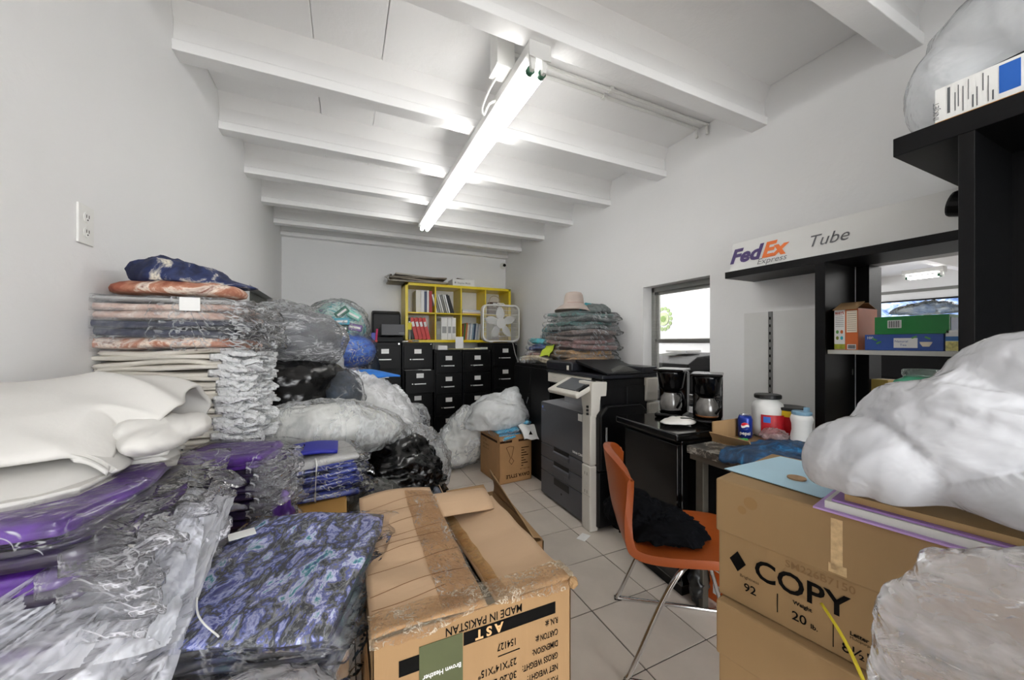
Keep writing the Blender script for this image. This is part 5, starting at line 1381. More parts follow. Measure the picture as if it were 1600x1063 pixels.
# ================================================================== PAKISTAN CARTON
BX0, BX1, BY0, BY1, BZ = .045, .470, .700, 1.240, .760
def P3(x, y): return x, y
t_ = T('shipping_carton', 'big brown carton with upside-down black print in the middle foreground', 'box', ((BX0 + BX1) / 2, (BY0 + BY1) / 2, .36))
H0 = .36
MB().bb((BX0, BY0, H0), (BX1, BY0 + .006, BZ)).build('front_panel', m_card, t_, world=True, bevel=.002)
MB().bb((BX0, BY1 - .006, H0), (BX1, BY1, BZ)).build('back_panel', m_card, t_, world=True, bevel=.002)
MB().bb((BX0, BY0, H0), (BX0 + .006, BY1, BZ)).build('side_panel', m_card, t_, world=True, bevel=.002)
MB().bb((BX1 - .006, BY0, H0), (BX1, BY1, BZ)).build('side_panel', m_card, t_, world=True, bevel=.002)
MB().bb((BX0, BY0, H0), (BX1, BY1, H0 + .006)).build('bottom', m_card, t_, world=True)
def lflap(u, v):   # left top flap, bowed, its far end lifted
    x = BX0 + .222 * u; y = BY0 + .004 + (BY1 + .015 - BY0) * v
    z = BZ + .004 + .028 * np.sin(np.pi * u * .7) * v + .035 * v ** 3 * (1 - u * .6) + .003 * np.sin(26 * v + 5 * u) - .018 * np.clip(u - .75, 0, 1) * (1 - v)
    return (x, y, z)
def rflap(u, v):
    x = BX1 - .178 * u; y = BY0 + .004 + (BY1 - .05 - BY0) * v
    z = BZ + .004 - .045 * u * (.25 + v * .6) + .002 * np.sin(20 * v)
    return (x, y, z)
sheet(lflap, 18, 40, .005).build('top_flap', m_card2, t_, world=True, smooth=True)
sheet(rflap, 12, 30, .005).build('top_flap', m_card2, t_, world=True, smooth=True)
sheet(lambda u, v: (.20 + .245 * u, BY1 - .13 + .16 * v, BZ + .006 + .03 * np.sin(np.pi * v) - .01 * u), 14, 12, .006).build('end_flap', m_card2, t_, world=True, smooth=True)
def fflap(u, v):
    return (BX0 + .01 + (BX1 - BX0 - .02) * u, BY0 + .004 + .16 * v, BZ - .030 - .08 * v)
sheet(fflap, 8, 6, .005).build('end_flap', m_card2, t_, world=True)
# inside: dark goods
MB().bb((BX0 + .02, BY0 + .02, H0 + .01), (BX1 - .02, BY1 - .02, BZ - .13)).build('packed_goods', M('dark_goods', '15151A', .5, var=.4), t_, world=True)
# creases pressed across the left flap
g = MB()
for k, v0 in enumerate((.12, .2, .33, .45, .50, .56, .66, .78, .86)):
    u = np.linspace(.02, .98 if k % 3 else .7, 14); v = v0 + .03 * u + .0 * u
    X, Y, Z = lflap(u, v); g.tube([(a, b, c + .0055) for a, b, c in zip(X, Y, Z)], .0011, 4, flat=.5)
g.build('crease_lines', M('crease_brown', '7A5636', .9), t_, world=True)
# tape: along the seam of the left flap and over the front edge
def tape1(u, v):
    X, Y, Z = lflap(.60 + .42 * u, v * .93 + .02)
    return (X, Y, Z + .0075 + .002 * vn(np.stack([X * 60, Y * 25, X * 0], 1), 9) + .001)
sheet(tape1, 16, 60).build('clear_tape', plastic('tape_shine', .05, .6, 'fbf0e0', 'F8F2E8', .10, 45, (1, .6, 1), bs=.8, thr=(0, .04), gl=.08), t_, world=True, smooth=True)
def tape2(u, v):
    x = BX0 - .004 + (BX1 - BX0 + .008) * u
    a = v * math.pi / 2 * 1.0
    y = BY0 - .003 + .06 * np.clip(v - .5, 0, 1) * 2; z = BZ + .012 - (.022 + .008 * np.sin(9 * u)) * np.clip(.5 - v, 0, 1) * 2
    nz = .004 * ridged(np.stack([x * 22, v * 3, x * 0], 1), 4)
    return (x, y - .002 + nz * (v < .5), z + nz + .003)
sheet(tape2, 70, 12).build('clear_tape', plastic('tape_shine2', .15, .6, 'f8e9d0', 'F0E4CE', .10, 45, (1, 1, 1), bs=.8, thr=(0, .05), gl=.08), t_, world=True, smooth=True)
sheet(lambda u, v: (BX1 - .178 + .03 * u + 0 * v, BY0 + .01 + (BY1 - .09 - BY0) * v, BZ + .0145 - .045 * (1 - .12 * u) * (.25 + .6 * v) - .000 + .002 * np.sin(30 * v)), 4, 50).build('clear_tape', plastic('tape_shine3', .25, .3, 'f2dcb8', 'CBA877', .1, 30, gl=.08), t_, world=True, smooth=True)
MB().add(lump((BX1 + .003, BY0 - .002, BZ - .005), [((0, 0, 0), (.009, .008, .010))], 77, .004, 60, level=3, amp2=.002).v[0], ico(3)[1]).build('torn_corner', m_card, t_, world=True)
# print on the front (upside down: x axis -X, up axis -Z)
yy = BY0 - .0006
g = MB(); XD, YD = (-1, 0, 0), (0, 0, -1)
g.text('MADE IN PAKISTAN', .024, (.345, yy, BZ - .016), XD, YD, bold=.0004, lift=-.0000, fit=.165)
g.bb((.216, yy - .0003, BZ - .062), (.428, yy + .0003, BZ - .036))
g.bb((.092, yy - .0003, BZ - .078), (.129, yy + .0003, BZ - .048))
rows = ['R.N. #:', 'CARTON #:', 'DIMENSION:', 'GROSS WEIGHT:', 'NET WEIGHT:', 'P.O. #:', 'COLOR:']
for k, s_ in enumerate(rows): g.text(s_, .019, (.434, yy, BZ - .072 - k * .026), XD, YD, bold=.0003, fit=[.032, .056, .064, .088, .076, .030, .05][k])
g.text('154127', .021, (.330, yy, BZ - .084), XD, YD, bold=.0003, fit=.042).text('23"X14"X15"', .021, (.332, yy, BZ - .126), XD, YD, bold=.0003, fit=.085).text('30.20 LBS', .021, (.332, yy, BZ - .154), XD, YD, bold=.0003, fit=.07)
g.bb((.29, yy - .0003, BZ - .111), (.340, yy + .0003, BZ - .109))
g.build('printing', m_ink, t_, world=True)
MB().text('T S A'[::-1], .026, (.300, yy - .001, BZ - .040), XD, YD, bold=.001).build('reversed_letters', M('letter_tan', 'C8A070', .8), t_, world=True)
o = MB().bb((.129, yy - .0012, BZ - .20), (.214, yy - .0002, BZ - .034)).build('green_label', M('olive_label', '4A5030', .6, var=.1), t_, world=True)
MB().text('Brown Heather', .014, (.210, yy - .0014, BZ - .090), XD, YD, bold=.0002, fit=.075).build('label_lettering', m_paper, o, world=True)
g = MB().bb((BX0 - .0008, .72, .66), (BX0 - .0001, 1.16, .70)).text('CARTON', .03, (BX0, .80, .62), (0, 1, 0), (0, 0, -1)).text('GROSS', .03, (BX0, .95, .58), (0, 1, 0), (0, 0, -1))
g.build('side_printing', m_ink, t_, world=True)
# the carton below it
t_ = T('shipping_carton', 'brown carton hidden under the big printed carton', 'box', (.25, .96, 0))
MB().bb((.05, .71, .002), (.465, 1.23, .355)).build('carton', m_card, t_, world=True, bevel=.004)
MB().bb((.24, .709, .3), (.30, .7095, .355)).build('tape', m_tape, t_, world=True)

# open box behind
t_ = open_carton('open_box', 'open empty brown box on the floor behind the big printed carton', (.635, 1.66, 0), .29, .58, .45, 0, m_card)
def wf(fn, a=10, b=8): return sheet(fn, a, b, .004)
wf(lambda u, v: (.775 + .008 * np.sin(5 * v) - .015 * v - .02 * v * (1 - u), 1.38 + .56 * u - .0 * v, .45 + .13 * v * (.15 + .85 * u))).build('flap', m_card, t_, world=True, smooth=True)
wf(lambda u, v: (.495 - .035 * v, 1.42 + .52 * u, .45 + .09 * v * (.3 + .7 * u))).build('flap', m_card2, t_, world=True, smooth=True)
wf(lambda u, v: (.52 + .22 * u, 1.95 + .06 * v, .45 + .02 * v)).build('flap', m_card, t_, world=True, smooth=True)

# ================================================================== LEFT PILE
# yellow-brown long carton
t_ = T('long_carton', 'yellow-brown taped carton under the tie-dye and blue garment stacks', 'box', (-.2, 1.35, 0))
MB().bb((-.42, .935, .0), (.010, 1.88, .68)).build('carton', m_cardy, t_, world=True, bevel=.005)
MB().bb((-.27, .93, .6805), (-.21, 1.885, .6812)).build('tape', m_tape, t_, world=True)
MB().bb((-.02, .9335, .45), (.0105, .9345, .66)).bb((.0102, .935, .45), (.0108, .97, .66)).build('tape', m_tape, t_, world=True)
MB().bb((-.745, .70, 0), (-.43, 1.36, .685)).build('side_carton', m_cardy, label='yellow-brown carton against the left wall under the purple garment stack', cat='box', bevel=.005)
MB().bb((-.745, 1.56, 0), (-.43, 2.05, .90)).build('side_carton', m_card, label='brown carton against the left wall under the tall cream garment stack', cat='box', bevel=.005)
MB().bb((-.70, 2.32, 0), (-.16, 3.05, .80)).build('side_carton', m_card, label='wide brown carton buried under the bagged dark clothes', cat='box', bevel=.005)

# camouflage / tie-dye stack
f_camo = fab('violet_camo', [(.28, '1B1F48'), (.36, '3F4690'), (.41, 'A9AED6'), (.44, '5560A8'), (.475, '3A3D44'), (.50, '24262A'), (.53, '77797A'), (.56, '4650A0'), (.60, 'C9CCE6'), (.65, '2E8A92'), (.70, '34407E')], scale=13, dist=.35, stretch=(1.5, .8, 1), rough=.6, coat=.6)
f_camo2 = fab('navy_camo', [(.35, '07080F'), (.48, '12142A'), (.56, '20244A'), (.66, '1A4A4C')], scale=9, dist=.6, rough=.4, coat=1.0)
ords = ['bottom', 'second from bottom', 'third from bottom', 'fourth from bottom', 'third from top', 'second from top', 'top']
z = .682
for k in range(7):
    mt = f_camo if k == 6 else f_camo2
    fold_item('tie_dye_garment', (-.128 + .004 * ((k * 3) % 3), .965 + .006 * (k % 2), z), .36, .44, .020, mt, '%s blue and violet marbled garment in the flat stack on the yellow-brown carton' % ords[k], 110 + k, rz=R(-17) + .015 * ((k * 5) % 3 - 1), group='marbled garments in the foreground stack', layers=2, nn=(36, 30, 4), wav=.016, ext=(.01, .03), sl=plastic('camo_sleeve', .01, .22, scale=9, thr=(0, .025), rough=.06, bs=.5), sn=(40, 40, 2))
    z += .0175
g = MB().box((0, 0, 0), (.055, .040, .001)).build('price_sticker', m_paper, loc=(-.232, 1.115, z + .016), rz=.3, label='white paper sticker on the marbled garment stack', cat='sticker')
MB().tube([tuple(p) for p in spline([(-.275, 1.05, z + .020), (-.262, .93, z + .018), (-.235, .82, z + .016), (-.19, .76, z + .004)], 20)], .0016, 6).build('plastic_tie', m_white, label='white plastic tie across the marbled garment stack', cat='strap', smooth=True)

# purple stack 2
f_pur = fab('purple_cloth', [(.35, '341758'), (.55, '552888'), (.7, '41206C')], scale=5, rough=.45, coat=.8)
f_purd = fab('dark_purple_cloth', [(.35, '120A1E'), (.55, '1F1236'), (.7, '2A1246')], scale=9, rough=.45, coat=.9)
m_slc = plastic('smooth_sleeve', .015, .55, scale=9, thr=(0, .016), rough=.06, bs=.5, gl=.1)
m_slp = plastic('purple_sleeve', .10, .70, scale=13, thr=(0, .028), rough=.07, body='F4F4FA', gl=.12)
z = .682
for k in range(11):
    fold_item('purple_garment', (-.335 + .006 * (k % 3), 1.475 + .005 * (k % 2), z), .24, .20, .028, f_pur if k >= 9 else f_purd, ('bright purple folded garment, %s of the small purple stack' % ('topmost' if k == 10 else 'second from the top')) if k >= 9 else 'dark purple folded garment inside the small purple stack by the yellow-brown carton', 130 + k, rz=R(-12) + .03 * ((k * 7) % 3 - 1), group='garments in the small purple stack', layers=2, nn=(18, 14, 5), wav=.010, ext=(.015, .055), ends=m_slp if k < 10 else None, sl=m_slc, sn=(30, 22, 2))
    z += .0245
MB().add(lump((-.185, 1.40, .72), [((0, 0, 0), (.03, .03, .05)), ((.01, -.01, .05), (.015, .015, .05))], 8, .01, 14, level=4, floor=.682).v[0], ico(4)[1]).build('purple_tie', f_pur, label='purple twisted strap end hanging beside the small purple stack', cat='strap', smooth=True)

# big purple stack under the sweater
z = .688
for k in range(13):
    bright = k in (12, 9, 5, 1)
    fold_item('purple_garment', (-.545 + .010 * ((k * 5) % 3), .965 + .008 * (k % 2), z), .38, .36, .030, f_pur if bright else f_purd, {12: 'bright purple folded garment directly under the white sweater', 9: 'purple folded garment in the upper part of the big left stack', 5: 'purple folded garment halfway up the big left stack', 1: 'purple folded garment near the bottom of the big left stack'}.get(k, 'near-black purple folded garment in the big stack under the white sweater'), 150 + k, rz=R(-5) + .03 * ((k * 7) % 3 - 1), group='garments in the big purple stack', layers=2, nn=(24, 24, 5), wav=.010, ext=(.002, .075), ends=m_slp if k < 11 else None, sl=m_slc, sn=(30, 40, 2))
    z += .0268
ztop = z + .006
# white sweater: folded strip profile in Y-Z extruded along X
m_sw = M('white_fleece', 'CBC9C5', .85, var=.03, vscale=3, bmp=.12, bscale=90)
sprof = spline([(0, 1.27, ztop + .02), (0, 1.30, ztop + .12), (0, 1.20, ztop + .175), (0, 1.08, ztop + .17), (0, .97, ztop + .135), (0, .89, ztop + .095), (0, .845, ztop + .065), (0, .87, ztop + .045), (0, 1.0, ztop + .055), (0, 1.03, ztop + .045), (0, .98, ztop + .032), (0, .86, ztop + .022), (0, .79, ztop + .008), (0, .83, ztop - .002), (0, 1.1, ztop + .004)], 90)
def swf(u, v):
    i = v * 88.999; k = i.astype(int); f = (i - k)[:, None]
    p = sprof[k] * (1 - f) + sprof[k + 1] * f
    x = -.742 + .39 * u
    edge = np.clip((u - .72) / .28, 0, 1)
    q = np.stack([x * 4, p[:, 1] * 4, p[:, 2] * 6], 1)
    sh = .05 * vn(q * .8, 4)
    y = p[:, 1] + .022 * vn(q, 5) + .22 * u * (1.30 - p[:, 1]) + sh * .4
    z = p[:, 2] + .020 * vn(q * 1.1 + 7, 6) + .016 * ridged(q * 1.1 + np.stack([q[:, 1], q[:, 0], q[:, 2] * 0], 1) * .6, 8, 2) * (p[:, 2] > ztop + .06) - edge ** 2 * .045 - .03 * (1 - u) * np.clip((.95 - p[:, 1]) * 4, 0, 1)
    x = x - edge * .06 * (p[:, 1] < .95) + .02 * vn(np.stack([p[:, 1] * 8, p[:, 2] * 30, u * 0], 1), 9) * edge
    return (x, y, np.maximum(z, ztop - .003))
o = sheet(swf, 70, 150, .010).build('white_sweater', m_sw, label='white fleece garment thrown over the big purple stack at the left edge', cat='sweater', smooth=True)
o = lump((-.375, 1.06, ztop + .05), [((0, 0, 0), (.045, .10, .030)), ((.035, .06, .01), (.040, .08, .028)), ((-.03, .03, .02), (.05, .08, .025))], 14, .012, 9, aniso=(2, .6, 1), level=5, floor=ztop - .002, amp2=.003)
o.build('white_sleeve', m_sw, label='folded white fleece sleeve at the right end of the white garment', cat='sweater', smooth=True)

# plastic sheet over the lower left
def pl(u, v):
    # falls from the corner of the stack toward the camera; u down, v from its right edge to its left
    RR = spline([(-.315, 1.05, .975), (-.275, .98, .93), (-.255, .88, .87), (-.245, .77, .79), (-.25, .66, .72)], 60)
    LL = spline([(-.345, 1.02, .985), (-.41, .82, .955), (-.50, .755, .90), (-.60, .73, .84), (-.70, .70, .80)], 60)
    i = (u * 58.99).astype(int)
    p = RR[i] * (1 - v[:, None]) + LL[i] * v[:, None]
    wr = .026 * ridged(np.stack([u * 1.3 + v * 1.0, v * 7 - u * 4.0, u * 0], 1), 21) + .05 * np.sin(v * np.pi) * u
    return (p[:, 0] + wr * .5, p[:, 1] - wr * .8, p[:, 2] + wr * .5)
sheet(pl, 110, 110).build('plastic_sheet', plastic('loose_sheet', .36, .60, scale=6, stretch=(1, 2.6, 1), rot=(0, 0, .6), thr=(0, .07), rough=.10, body='E8EAF2', bs=.5, gl=.12), label='loose clear plastic sheet hanging over the corner of the big purple stack', cat='plastic sheet', smooth=True)
def pl2(u, v):
    x = -.335 + .085 * u - .06 * v * (1 - u); y = 1.08 - .30 * v + .03 * u - .05 * (1 - u) * v; z = .965 - .12 * v - .05 * u
    wr = .020 * ridged(np.stack([u * 5 - v, v * 4 + u * 2, u * 0], 1), 23)
    return (x + wr * .6 + .03 * np.sin(np.pi * u), y - wr * .6 - .02 * np.sin(np.pi * u), z + wr * .4)
sheet(pl2, 50, 70).build('plastic_sheet', plastic('loose_sheet2', .45, .35, scale=7, stretch=(2.4, 1, 1), thr=(0, .08), rough=.12, body='F2F4FA', bs=.5), label='whitish crinkled plastic between the big purple stack and the marbled stack', cat='plastic sheet', smooth=True)
nb = lump((-.16, .66, .70), [((0, 0, 0), (.16, .09, .07))], 24, .018, 12, level=5, amp2=.006)
nb.build('plastic_bag', m_cbag, label='bit of cloudy plastic bag at the bottom edge in front of the marbled stack', cat='plastic bag', smooth=True)

# tall cream stack by the left wall
f_cream = M('cream_knit', 'D3CEC4', .75, var=.06, vscale=12, bmp=.3, bscale=50)
m_frill = plastic('frill_sleeve', .78, .22, scale=22, thr=(0, .12), rough=.12, body='FAFBFC')
z = .902
for k in range(20):
    fold_item('cream_garment', (-.555 + .006 * ((k * 5) % 3), 1.80 + .006 * (k % 2), z), .37 + .01 * ((k * 7) % 3), .36, .0205, f_cream, 'thin cream folded garment in the tall stack against the left wall', 170 + k, rz=R(-6) + .05 * ((k * 7) % 5 - 2) * .5, group='cream garments in the tall stack', layers=1 + k % 3, nn=(26, 14, 5), wav=.010, ext=(.005, .055), ends=m_frill)
    z += .0187
f_rust = fab('rust_and_cream', [(.38, '8A4B38'), (.50, 'B57F66'), (.56, 'E4D6C8'), (.64, '7A4030')], scale=6, dist=1.0, rough=.7)
f_navyw = fab('navy_and_cream', [(.40, '141C3C'), (.52, '25325E'), (.60, 'D9D2C2'), (.66, '1C2548')], scale=6, dist=1.0, rough=.7)
f_rustp = fab('pale_rust', [(.35, 'A98A7E'), (.5, 'C9B2A6'), (.65, 'E0D6CE')], scale=7, rough=.7)
m_navyp = fab('dull_navy', [(.35, '1A1E30'), (.5, '2A3048'), (.65, '4A4E60')], scale=7, rough=.6, coat=.5)
for mt, h, lab in ((f_rust, .045, 'rust and cream tie-dye garment lying on the cream garments'), (m_navyp, .035, 'lower dark navy packed garment in the tall left stack'), (m_navyp, .030, 'upper dark navy packed garment in the tall left stack'), (f_rustp, .035, 'pale rust patterned garment under the paper tag'), (f_rustp, .030, 'grey-pink packed garment near the top of the tall left stack'), (M('grey_film_cloth', 'A9A8A6', .6, var=.1), .018, 'grey film-wrapped garment under the rolled tie-dye ones')):
    fold_item('packed_garment', (-.545, 1.80, z), .40, .36, h, mt, lab, int(z * 1000), rz=R(-8) + .1 * random.uniform(-.5, .5), layers=2, nn=(22, 16, 5), wav=.014, ext=(.045, .075), sl=m_sl2, sn=(34, 20, 2))
    z += h * .92
MB().bb((-.50, 1.575, z - .045), (-.445, 1.577, z + .0)).build('paper_tag', m_paper, label='white paper tag on the front of the tall left stack', cat='tag')
lump((-.545, 1.76, z + .035), [((0, 0, 0), (.16, .13, .035)), ((.09, -.02, 0), (.1, .09, .035)), ((-.12, .0, 0), (.07, .09, .03))], 26, .010, 8, level=5, floor=z, amp2=.004).build('rust_garment', f_rust, label='rolled rust and cream tie-dye garment near the top of the tall stack', cat='garment', smooth=True)
lump((-.555, 1.80, z + .085), [((0, 0, 0), (.14, .13, .06)), ((.10, -.02, -.03), (.13, .08, .035)), ((-.05, 0, .02), (.09, .1, .055))], 27, .016, 9, level=5, floor=z + .05, amp2=.006).build('navy_garment', f_navyw, label='crumpled navy and cream tie-dye garment on the very top of the tall stack', cat='garment', smooth=True)

# blue bundle
f_blue = fab('navy_blue_cloth', [(.35, '121A4E'), (.5, '20308A'), (.65, '3A4EAA')], scale=6, rough=.45, coat=.7)
f_royal = M('royal_blue_cloth', '1A1E8C', .6, var=.1, bmp=.2)
z = .682
for k in range(6):
    fold_item('blue_garment', (-.115 + .008 * (k % 2), 1.745, z), .33 - .008 * k, .27, .030, f_blue if k < 5 else M('grey_film_cloth', 'A9A8A6', .6, var=.1), '%s navy garment in the tied blue bundle on the yellow-brown carton' % ords[k if k < 4 else k + 1] if k < 5 else 'grey film wrapped garment on top of the tied blue bundle', 200 + k, rz=R(10) + .03 * ((k * 5) % 3 - 1), group='garments in the tied blue bundle', layers=3, nn=(24, 16, 6), wav=.012, ext=(.02, .04), sl=m_slc, sn=(30, 24, 2))
    z += .0265
sheet(lambda u, v: (-.235 + .21 * u, 1.635 + .13 * v + .03 * u, z + .004 + .012 * np.sin(3.1 * u) + .01 * v), 16, 10, .012).build('royal_garment', f_royal, label='royal blue cloth showing on top of the tied blue bundle', cat='garment', smooth=True)
MB().tube([(-.10, 1.60, z + .012), (-.095, 1.583, z - .01), (-.10, 1.583, .70), (-.10, 1.60, .684)], .003, 6).build('string_tie', m_white, label='white string tied around the front of the blue bundle', cat='string', smooth=True)

# clear bags with clothes
def bag(name, lab, c, balls, seed, mat, cont, k=.9, cname='contents', level=5, amp=.035, freq=6, floor=None, amp2=.012, cat='plastic bag', aniso=(1, 1, 1)):
    b = lump(c, balls, seed, amp, freq, level=level, floor=floor, amp2=amp2, aniso=aniso)
    o = b.build(name, mat, label=lab, cat=cat, smooth=True)
    if cont:
        # smoother inner mass
        b2 = lump(c, [(tuple(q * k for q in bc), tuple(q * k for q in br)) for bc, br in balls], seed + 100, amp * .5, freq, level=4, amp2=.006, floor=None if floor is None else floor + .004)
        b2.build(cname, cont, o, world=True, smooth=True)
    return o
f_dark = fab('charcoal_clothes', [(.35, '14161B'), (.5, '2A2E38'), (.65, '4A4F5C')], scale=4, rough=.7)
f_whitec = fab('white_clothes', [(.35, 'A9A9A5'), (.5, 'D5D5D0'), (.65, 'E6E6E2')], scale=5, rough=.7)
bag('clothes_bag', 'clear bag stuffed with charcoal clothes, the round one by the left wall', (-.30, 2.68, 1.33), [((0, 0, 0), (.26, .32, .17)), ((.12, -.05, -.02), (.17, .22, .15)), ((-.12, 0, .0), (.18, .28, .16))], 201, plastic('streaky_bag', .22, .7, scale=9, stretch=(1, 1, 3.4), rot=(0, .6, 0), thr=(0, .05), rough=.09, body='F4F5F8'), f_dark, .93, freq=5)
lump((-.30, 2.62, 1.09), [((0, 0, 0), (.29, .28, .13)), ((0, 0, -.12), (.28, .27, .15))], 202, .02, 6, aniso=(1, 1, 2.5), level=5, floor=.802).build('garbage_bag', M('black_film', '060607', .24, var=.2, bmp=.55, bscale=22, stretch=(1, 1, 2.4), spec=.6), label='flattened black bag under the round clear bag of charcoal clothes', cat='plastic bag', smooth=True)
MB().box((-.28, 2.40, .925), (.46, .02, .03), Matrix.Rotation(.03, 3, 'Y')).build('grey_slat', M('slat_grey', '6E6E6A', .6, var=.2), label='grey strip sticking out under the flattened black bag', cat='strip')
bag('clothes_bag', 'small clear bag of dark navy clothes right of the flattened black bag', (-.02, 2.52, .97), [((0, 0, 0), (.12, .14, .15))], 203, m_bagt, fab('navy_clothes', [(.35, '0E1522'), (.5, '1A2838'), (.65, '2C3E52')], rough=.7), .93, floor=.802)
bag('clothes_bag', 'clear bag of grey clothes behind and above the round charcoal one', (-.45, 3.35, 1.33), [((0, 0, 0), (.26, .3, .28)), ((.1, -.1, .05), (.16, .18, .2))], 204, m_bag, fab('grey_clothes', [(.35, '4A4A4C'), (.5, '6A6A6C'), (.65, '8A8A8C')], rough=.7), .92)
MB().bb((-.70, 3.12, 0), (-.15, 3.62, 1.08)).build('side_carton', m_card, label='tall brown carton under the bag of grey clothes', cat='box', bevel=.005)
f_pack = fab('packaging_prints', [(.30, '1F5F50'), (.40, '3FA8B0'), (.48, 'D5E0DC'), (.56, '8FC0B4'), (.62, '5C3A7A'), (.70, 'E6E6E2')], scale=9, dist=.8, rough=.4)
bag('mixed_bag', 'clear bag of green and teal packages at the back, topmost', (-.06, 4.62, 1.53), [((0, 0, 0), (.28, .26, .23)), ((-.1, 0, -.05), (.2, .2, .18)), ((.06, 0, -.08), (.24, .22, .16))], 205, m_bagt, f_pack, .93, freq=4, amp=.06)
for k, (c, a, col, lab) in enumerate((((-.02, 4.37, 1.63), .7, '1F5F4C', 'dark green package at the top of the clear bag of packages'), ((-.02, 4.33, 1.53), .05, '3FA0B8', 'light blue package in the middle of the clear bag of packages'), ((-.03, 4.33, 1.45), .1, '1E3A34', 'very dark green package low in the clear bag of packages'), ((.10, 4.38, 1.60), -.5, '7FC0B0', 'pale teal package at the right of the clear bag of packages'), ((.11, 4.37, 1.47), -.2, '6A4E8A', 'violet package at the lower right of the clear bag of packages'))):
    o = MB().box((0, 0, 0), (.15, .03, .075), Matrix.Rotation(-a, 3, 'Y')).build('snack_pack', M('pack%d' % k, col, .35, var=.2, vscale=20), loc=c, label=lab, cat='package', bevel=.01)
    MB().box((0, -.0165, 0), (.11, .002, .022), Matrix.Rotation(-a, 3, 'Y')).build('print_band', m_paper, o)
f_bluest = fab('blue_film_packs', [(.38, '1A3E9A'), (.48, '2F62C8'), (.56, '4F86DC'), (.64, '1A2E7A')], scale=8, dist=.6, stretch=(1, 1, 3), rough=.35, coat=.5)
bag('mixed_bag', 'clear bag of bright blue packages under the green and teal one', (.08, 4.55, 1.20), [((0, 0, 0), (.25, .26, .19)), ((-.05, 0, .02), (.24, .24, .16))], 206, m_bagt, f_bluest, .95, freq=5, amp=.05)
f_mix = fab('mixed_colour_packs', [(.32, '2F8FC8'), (.42, '1F6FB0'), (.5, 'E0E0DC'), (.55, 'C03A4A'), (.62, '3F8F5A'), (.7, '8A6FA0')], scale=8, dist=.5, rough=.4)
bag('mixed_bag', 'clear bag of mixed red, blue and white packages below the blue one', (.06, 4.50, .82), [((0, 0, 0), (.28, .28, .22)), ((-.08, -.05, -.05), (.24, .24, .2))], 207, m_bagt, f_mix, .95, freq=5, amp=.05)
bag('plastic_bag', 'cloudy bag with a reddish spot left of the bag of blue packages', (-.20, 3.95, 1.12), [((0, 0, 0), (.17, .2, .24)), ((.03, -.03, -.2), (.2, .2, .2))], 208, m_bagw, f_whitec, .9)
bag('garbage_bag', 'dark blue-grey bag standing between the blue package bag and the file cabinets', (.27, 4.62, .60), [((0, 0, 0), (.13, .14, .58)), ((0, 0, .3), (.11, .12, .28))], 209, M('dark_blue_film', '1A2434', .35, var=.4, bmp=.5, bscale=14), None)
sheet(lambda u, v: (-.10 + .48 * u, 2.90 - .08 * u + .16 * v, 1.105 - .05 * u - .02 * (1 - v) + .012 * np.sin(8 * u + 3 * v)), 40, 12, .010).build('blue_bag_strip', M('bright_blue_cloth', '1B6FC8', .5, var=.25, vscale=12, bmp=.3, bscale=20), label='bright blue cloth strip lying over the big clear bag', cat='cloth', smooth=True)
bag('plastic_bag', 'big crumpled clear bag in the middle of the left heap, below the blue strip', (.14, 2.82, .74), [((0, 0, 0), (.30, .32, .28)), ((-.1, 0, .05), (.25, .28, .27)), ((.1, -.1, -.12), (.26, .28, .24))], 210, plastic('crushed_bag', .40, .55, scale=10, thr=(0, .09), rough=.12, body='F4F5F8'), f_whitec, .88, freq=8, amp=.045, level=6, amp2=.02)
bag('plastic_bag', 'clear bag of white clothes lying across the heap behind the blue bundle', (-.10, 2.16, .86), [((0, 0, 0), (.32, .20, .12)), ((.18, .05, -.05), (.22, .18, .11)), ((-.15, 0, 0), (.2, .2, .11)), ((.30, .12, -.10), (.14, .14, .08))], 211, plastic('milky_bag', .20, .40, scale=7, stretch=(2.2, 1, 1), thr=(0, .09)), f_whitec, .92, freq=6, amp=.03, level=6)
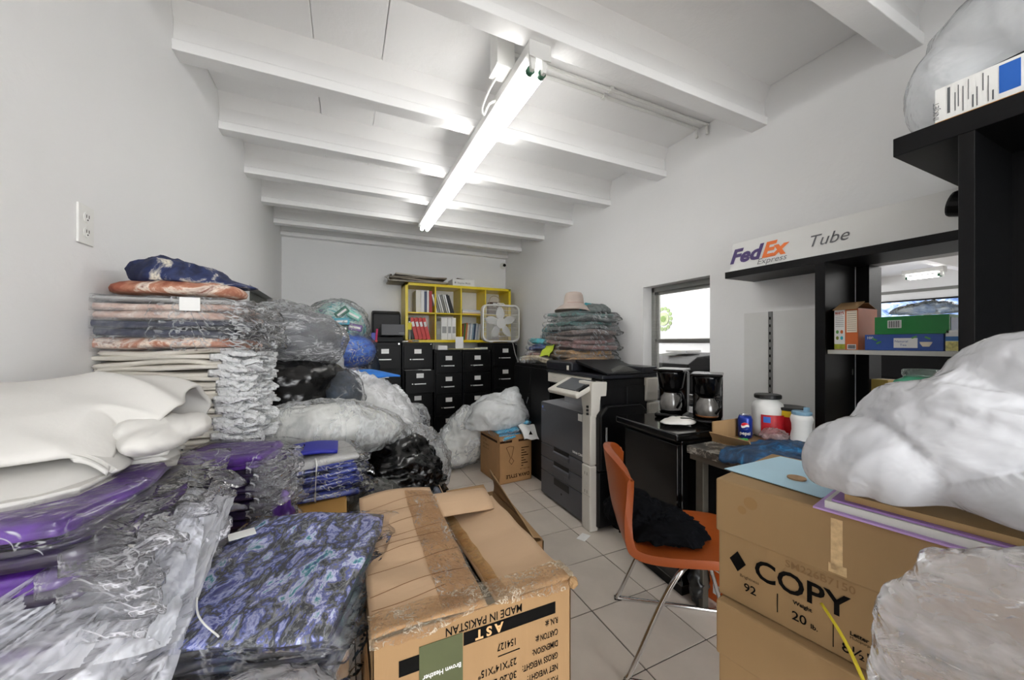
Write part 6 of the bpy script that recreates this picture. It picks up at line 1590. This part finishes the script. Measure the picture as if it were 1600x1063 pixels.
bag('garbage_bag', 'shiny black garbage bag on the floor behind the big printed carton', (.29, 2.28, .40), [((0, -.03, 0), (.26, .25, .34)), ((-.06, -.05, -.1), (.25, .23, .3))], 212, M('black_film'), None, freq=8, amp=.035, floor=.001, aniso=(.6, .6, 2.2), level=6, amp2=.02)
bag('plastic_bag', 'thin clear bag draped over the black garbage bag', (.44, 2.52, .52), [((0, 0, 0), (.19, .18, .20)), ((-.10, -.06, .11), (.18, .18, .11)), ((.1, -.06, -.05), (.10, .14, .15))], 213, plastic('drape_bag', .12, .6, scale=10, thr=(0, .08)), None, freq=8, amp=.03)
bag('plastic_bag', 'grey smoky clear bag in front of the black garbage bag', (.17, 1.80, .36), [((0, 0, 0), (.15, .16, .26)), ((-.03, .03, .1), (.12, .14, .18))], 214, plastic('smoky_bag', .18, .4, 'c9c9c6', 'B5B5B2', .16, 8, thr=(0, .07)), fab('grey_clothes', [(.35, '4A4A4C'), (.5, '6A6A6C'), (.65, '8A8A8C')]), .85, floor=.001)
bag('plastic_bag', 'small grey crumpled plastic bag beside the file cabinets', (.62, 3.60, .55), [((0, 0, 0), (.12, .14, .14)), ((0, 0, -.2), (.16, .16, .25))], 215, m_bag, f_dark, .8)
bag('plastic_bag', 'flat clear plastic scrap on the floor in front of the file cabinets', (.95, 4.50, .036), [((0, 0, 0), (.16, .12, .045))], 216, m_bagw, None, amp=.015, freq=12, floor=.001)
sheet(lambda u, v: (-.10 + .12 * u + .0 * v, 1.64 + .24 * v + .0 * u, .70 - .05 * u + .008 * np.sin(20 * v)), 14, 24, .002).build('film_edge', plastic('film_edge', .3, .5, 'f4eee4', 'E0D8CC', .15, 16), label='creased film edge hanging between the blue bundle and the marbled stack', cat='plastic sheet', smooth=True)
bag('plastic_bag', 'small grey-blue plastic bag end beside the open box flap', (.47, 2.02, .30), [((0, 0, 0), (.04, .07, .18))], 217, plastic('grey_blue_bag', .4, .4, 'd0d6e0', '9AA2B0', .15, 12), f_dark, .8, floor=.001)
